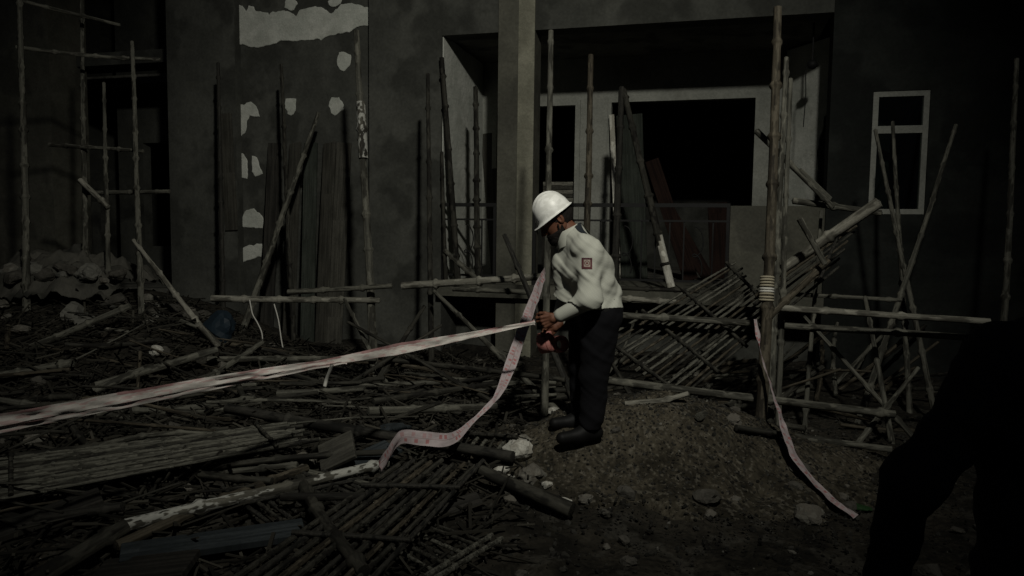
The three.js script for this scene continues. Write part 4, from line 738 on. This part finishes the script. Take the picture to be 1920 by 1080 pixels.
  for (const k of [0, 2]) { const fs = uni([(x, y, z) => feet[k](x, y, z) - 0.012, (x, y, z) => feet[k + 1](x, y, z) - 0.01], 0.03), a = J[k ? 'anR' : 'anL'], t = J[k ? 'toeR' : 'toeL'], b = bounds([a, t], 0.12); const gy = Math.min(a.y - 0.092, t.y - 0.045); mesh('shoe', surfaceNets((x, y, z) => Math.max(fs(x, y, z), gy - y), b[0], b[1], 0.008), M.shoe, g); }
  return { g, shirtF, shirt };
}
const manAt = T(1090, 815, 0.0);
const mS = manAt.distanceTo(camera.position) / FOC * 0.925;
const K = (px, py, z = 0) => V((px - 1088) * mS, (836 - py) * mS, z);
const yawA = 14 * Math.PI / 180, fwd = V(-Math.cos(yawA), 0, Math.sin(yawA)), lft = V(Math.sin(yawA), 0, Math.cos(yawA));
const hp = 36 * Math.PI / 180, hYaw = 8 * Math.PI / 180, hF0 = V(-Math.cos(hYaw), 0, Math.sin(hYaw)), hSd = V(Math.sin(hYaw), 0, Math.cos(hYaw)), hFw = hF0.clone().multiplyScalar(Math.cos(hp)).add(V(0, -Math.sin(hp), 0)), hUp = hF0.clone().multiplyScalar(Math.sin(hp)).add(V(0, Math.cos(hp), 0));
const sc = K(1072, 470), J = {
  left: lft, pelvis: K(1110, 588), waist: K(1102, 545), chest: K(1080, 498), neck: K(1062, 446), head: K(1031, 413), hFw, hUp, hSd,
  shL: sc.clone().addScaledVector(lft, 0.165), shR: sc.clone().addScaledVector(lft, -0.165),
  elL: K(1092, 560, 0.26), wrL: K(1030, 596, 0.2), elR: K(1058, 560, -0.2), wrR: K(1036, 618, 0.02),
  hipL: K(1116, 606, 0.09), hipR: K(1100, 606, -0.09), knL: K(1106, 706, 0.11), knR: K(1090, 702, -0.08), anL: K(1103, 806, 0.11), anR: K(1092, 800, -0.1), toeL: K(1046, 828, 0.17), toeR: K(1036, 818, -0.05),
  hdL: V(-0.92, -0.35, 0.05), palmL: V(-0.1, -0.5, -0.85), thL: V(-0.3, 0.9, 0.1), curlL: [0.85, 0.95, 1.0, 1.05],
  hdR: V(-0.75, -0.6, 0.2), palmR: V(0, -0.4, 0.9), thR: V(-0.4, 0.8, 0.3), curlR: [0.6, 0.7, 0.8, 0.85],
  hem: K(1100, 575), hemN: V(-0.14, -0.99, 0).normalize(),
};
const man = person('man in a white safety helmet, pale shirt and black trousers bending to handle tape', manAt, J, { shirt: M.shirt, blouse: [cap(K(1092, 488, 0.0), K(1122, 556, 0.02), 0.098, 0.09), cap(K(1074, 458, 0.0), K(1110, 505, 0.0), 0.065, 0.09), cap(K(1078, 464, 0.08), K(1108, 505, 0.06), 0.055, 0.07), cap(K(1124, 548, 0.0), K(1128, 562, 0.02), 0.08, 0.078), cap(K(1052, 492, -0.02), K(1056, 562, 0.0), 0.078, 0.072)] });
{ // helmet: dome with a ridge and an all-round brim, longer at the front
  const N = 48, R = 16, pos = [], uv = [], idx = [], prof = [];
  for (let k = 0; k <= R; k++) { const a = k / R * Math.PI / 2; prof.push([Math.sin(a), Math.cos(a)]); }
  const rows = [...prof.map(([r, h]) => [r, h, 0]), [1, -0.04, 0.002], [1.02, -0.07, 0.008], [1.02, -0.09, 0.01], [1.0, -0.1, 0.007], [0.96, -0.06, 0], [0.94, 0.1, 0], [0.6, 0.72, 0], [0, 0.9, 0]];
  rows.forEach(([r, h, b], k) => { for (let i = 0; i <= N; i++) { const a = i / N * Math.PI * 2, c = Math.cos(a), s = Math.sin(a), front = Math.max(0, c), ridge = (k <= R ? 0.006 * Math.exp(-(((s * r) / 0.12) ** 2)) * sstep(1, 0.75, r) + 0.003 * Math.exp(-(((Math.abs(s * r) - 0.34) / 0.06) ** 2)) * sstep(0.98, 0.8, r) : 0); const br = b * (1 + 2.6 * front ** 2); pos.push(c * (0.116 * r + br), 0.128 * h + ridge * 1.5 - (b ? 0.012 * front ** 2 : 0), s * (0.099 * r + br)); uv.push(i / N * 0.8, k / rows.length * 0.5); } });
  for (let k = 0; k < rows.length - 1; k++) for (let i = 0; i < N; i++) { const a = k * (N + 1) + i, b = a + N + 1; idx.push(a, a + 1, b, a + 1, b + 1, b); }
  const g = new THREE.BufferGeometry(); g.setAttribute('position', new THREE.Float32BufferAttribute(pos, 3)); g.setAttribute('uv', new THREE.Float32BufferAttribute(uv, 2)); g.setIndex(idx); g.computeVertexNormals();
  const m = mesh('helmet', g, M.helmet, man.g); m.userData.label = 'white safety helmet';
  m.quaternion.setFromRotationMatrix(new THREE.Matrix4().makeBasis(hFw, hUp, hFw.clone().cross(hUp))); m.position.copy(J.head).addScaledVector(hUp, 0.044).addScaledVector(hFw, -0.008);
  const strapC = new THREE.CatmullRomCurve3([[0.02, -0.02, 0.082], [0.035, -0.06, 0.066], [0.06, -0.115, 0.02], [0.06, -0.115, -0.02], [0.035, -0.06, -0.066], [0.02, -0.02, -0.082]].map(([a, b, c]) => J.head.clone().addScaledVector(hFw, a).addScaledVector(hUp, b).addScaledVector(hSd, c))); mesh('chin_strap', new THREE.TubeGeometry(strapC, 30, 0.005, 6), M.black, man.g);
  // collar stood up round the neck
  const pr = [[0.088, -0.02], [0.078, 0.044], [0.081, 0.047], [0.086, 0.042], [0.11, -0.03], [0.106, -0.035]].map(([x, y]) => new THREE.Vector2(x, y));
  const cg = new THREE.LatheGeometry(pr, 30, -1.25, Math.PI * 2 - 0.7); const co = mesh('collar', cg, M.shirt, man.g); const ax = J.head.clone().sub(J.neck).normalize().lerp(YUP, 0.35).normalize(); const zf = fwd.clone().addScaledVector(ax, -fwd.dot(ax)).normalize();
  co.quaternion.setFromRotationMatrix(new THREE.Matrix4().makeBasis(ax.clone().cross(zf).negate(), ax, zf).makeBasis(ax.clone().cross(zf), ax, zf)); co.rotateY(0.85 + Math.PI); co.position.copy(J.neck).addScaledVector(ax, 0.008);
  co.scale.set(1.0, 1.05, 1.0);
  // patch and shoulder strap laid on the cloth along its own surface
  const onCloth = (c, d, u, v, w, h, nx, ny, lift) => { const P2 = [], U2 = [], I2 = []; for (let j = 0; j <= ny; j++) for (let i = 0; i <= nx; i++) { const p = c.clone().addScaledVector(u, (i / nx - 0.5) * w).addScaledVector(v, (j / ny - 0.5) * h).addScaledVector(d, 0.2); for (let k = 0; k < 200; k++) { const s = man.shirtF(p.x, p.y, p.z); if (s < lift) break; p.addScaledVector(d, -Math.max(0.0008, (s - lift) * 0.6)); } P2.push(p.x, p.y, p.z); U2.push(i / nx, j / ny); } for (let j = 0; j < ny; j++) for (let i = 0; i < nx; i++) { const a = j * (nx + 1) + i; I2.push(a, a + 1, a + nx + 1, a + 1, a + nx + 2, a + nx + 1); } const q = new THREE.BufferGeometry(); q.setAttribute('position', new THREE.Float32BufferAttribute(P2, 3)); q.setAttribute('uv', new THREE.Float32BufferAttribute(U2, 2)); q.setIndex(I2); q.computeVertexNormals(); return q; };
  const badge = tex(64, 64, (u, v) => { const x = u - 0.5, y = v - 0.5, e = Math.max(Math.abs(x), Math.abs(y) * 0.95), r = Math.hypot(x, y * 1.1); if (r < 0.1) return [0.12, 0.04, 0.035]; if (r < 0.2) return [0.3, 0.27, 0.23]; if (e < 0.3) return r < 0.26 ? [0.11, 0.035, 0.035] : [0.33, 0.28, 0.24]; if (y > 0.3) return [0.07, 0.03, 0.035]; return [0.095, 0.035, 0.038]; });
  mesh('sleeve_badge', onCloth(K(1084, 493, 0.2), V(0, 0, 1), V(1, 0, 0), V(0, 1, 0), 0.058, 0.062, 10, 10, 0.003), std({ map: badge, side: THREE.DoubleSide }), man.g);
  const sv = J.shL.clone().sub(J.neck).normalize(), su = sv.clone().cross(YUP).normalize();
  mesh('shoulder_strap', onCloth(J.neck.clone().lerp(J.shL, 0.62), YUP, su, sv, 0.05, 0.12, 8, 12, 0.004), std({ color: new THREE.Color().setRGB(0.018, 0.022, 0.026), side: THREE.DoubleSide }), man.g);
  mesh('belt', surfaceNets((x, y, z) => { const t = (x - J.hem.x) * J.hemN.x + (y - J.hem.y) * J.hemN.y + (z - J.hem.z) * J.hemN.z; return Math.max(Math.abs(t - 0.012) - 0.018, Math.min(cap(J.pelvis.clone().addScaledVector(lft, 0.075), J.pelvis.clone().addScaledVector(lft, -0.075), 0.134)(x, y, z), 9)); }, [-0.2, 0.7, -0.35], [0.35, 1.05, 0.35], 0.009), M.shoe, man.g);
}
// rolls of tape hanging from the far hand
function roll(label, p, r, w, ax) { const t = thing('tape_roll', label, 'tape roll', 'tape rolls held by the man', p); const pr = [[0.03, -w / 2], [r, -w / 2], [r + 0.002, 0], [r, w / 2], [0.03, w / 2], [0.03, -w / 2]].map(([x, y]) => new THREE.Vector2(x, y)); const g = new THREE.LatheGeometry(pr, 28); const m = mesh('wound_tape', g, std({ map: tapeTex, color: 0xffc2b6, roughness: 0.6 }), t); m.quaternion.setFromUnitVectors(YUP, ax); const c = mesh('core', new THREE.CylinderGeometry(0.0305, 0.0305, w * 1.02, 18, 1, true), std({ map: M.plank.map, side: THREE.DoubleSide }), t); c.quaternion.copy(m.quaternion); return t; }
const rollP = (px, py, z) => K(px, py, z).add(manAt);
roll('larger red and white tape roll dangling under the man hands', rollP(1015, 650, 0.05), 0.062, 0.078, V(0.9, 0.25, 0.35).normalize());
roll('smaller second tape roll hanging beside the man knee', rollP(1041, 656, 0.0), 0.05, 0.07, V(0.35, 0.2, 0.9).normalize());

// a bystander in dark clothes close to the camera, cut off by the right edge of the picture
{
  M.darkShirt = std({ map: weave([0.016, 0.016, 0.018], [0.024, 0.024, 0.027], 105), roughness: 0.95 });
  const at = V(1.16, 0, -1.42); at.y = ground(at.x, at.z);
  const q = (x, y, z) => V(x - at.x, y - at.y, z - at.z), f0 = V(0.2, 0, -0.98).normalize(), l0 = V(-0.98, 0, -0.2).normalize();
  const a2 = 0.35, F2 = f0.clone().multiplyScalar(Math.cos(a2)).add(V(0, -Math.sin(a2), 0)), U2 = f0.clone().multiplyScalar(Math.sin(a2)).add(V(0, Math.cos(a2), 0));
  const B = { left: l0, pelvis: q(1.16, 0.88, -1.42), waist: q(1.15, 1.0, -1.43), chest: q(1.14, 1.18, -1.46), neck: q(1.15, 1.345, -1.5), head: q(1.18, 1.455, -1.56), hFw: F2, hUp: U2, hSd: l0,
    shL: q(0.97, 1.29, -1.44), shR: q(1.32, 1.29, -1.52), elL: q(0.81, 1.07, -1.44), wrL: q(0.775, 0.81, -1.5), elR: q(1.42, 1.04, -1.54), wrR: q(1.4, 0.8, -1.64),
    hipL: q(1.07, 0.84, -1.41), hipR: q(1.25, 0.84, -1.44), knL: q(1.06, 0.45, -1.44), knR: q(1.26, 0.45, -1.47), anL: V(-0.1, 0.09, 0.0), anR: V(0.11, 0.09, -0.02), toeL: V(-0.08, 0.045, -0.18), toeR: V(0.15, 0.045, -0.2),
    hdL: V(0, -0.98, -0.15), palmL: V(0.9, 0, -0.2), thL: V(0.1, -0.1, -0.95), curlL: [0.2, 0.25, 0.3, 0.3], hdR: V(0, -0.95, -0.3), palmR: V(-0.9, 0, 0), thR: V(-0.1, 0, -1), curlR: [0.2, 0.25, 0.3, 0.3],
    hem: q(1.16, 0.8, -1.42), hemN: V(0.0, -1, 0) };
  person('dark-clothed bystander with one arm held out, cut off by the right edge', at, B, { shirt: M.darkShirt });
}

// ------------------------------------------------------------------ the street lamp itself, behind the photographer
{
  const t = thing('street_lamp', 'grey street lamp with a lit head, standing behind the photographer', 'street lamp', null, V(0.95, ground(0.95, 2.6), 2.6));
  const c = new THREE.CatmullRomCurve3([V(0, -0.1, 0), V(0, 3, 0), V(0, 6.0, 0), V(0, 6.5, -0.35), V(0, 6.62, -1.3), V(0, 6.6, -1.75)]);
  mesh('post', new THREE.TubeGeometry(c, 40, 0.055, 10), std({ color: 0x6a6d70, metalness: 0.6, roughness: 0.5 }), t);
  const h = mesh('lamp_head', new RoundedBoxGeometry(0.32, 0.13, 0.55, 3, 0.05), std({ color: 0x55585a, roughness: 0.5 }), t); h.position.set(0, 6.62, -1.9); h.rotation.x = 0.5;
  const e = mesh('lamp_lens', new THREE.BoxGeometry(0.24, 0.012, 0.4), new THREE.MeshStandardMaterial({ color: 0xffffff, emissive: 0xfffdf0, emissiveIntensity: 1.2 }), h); e.position.set(0, -0.072, 0);
}
renderer.render(scene, camera);
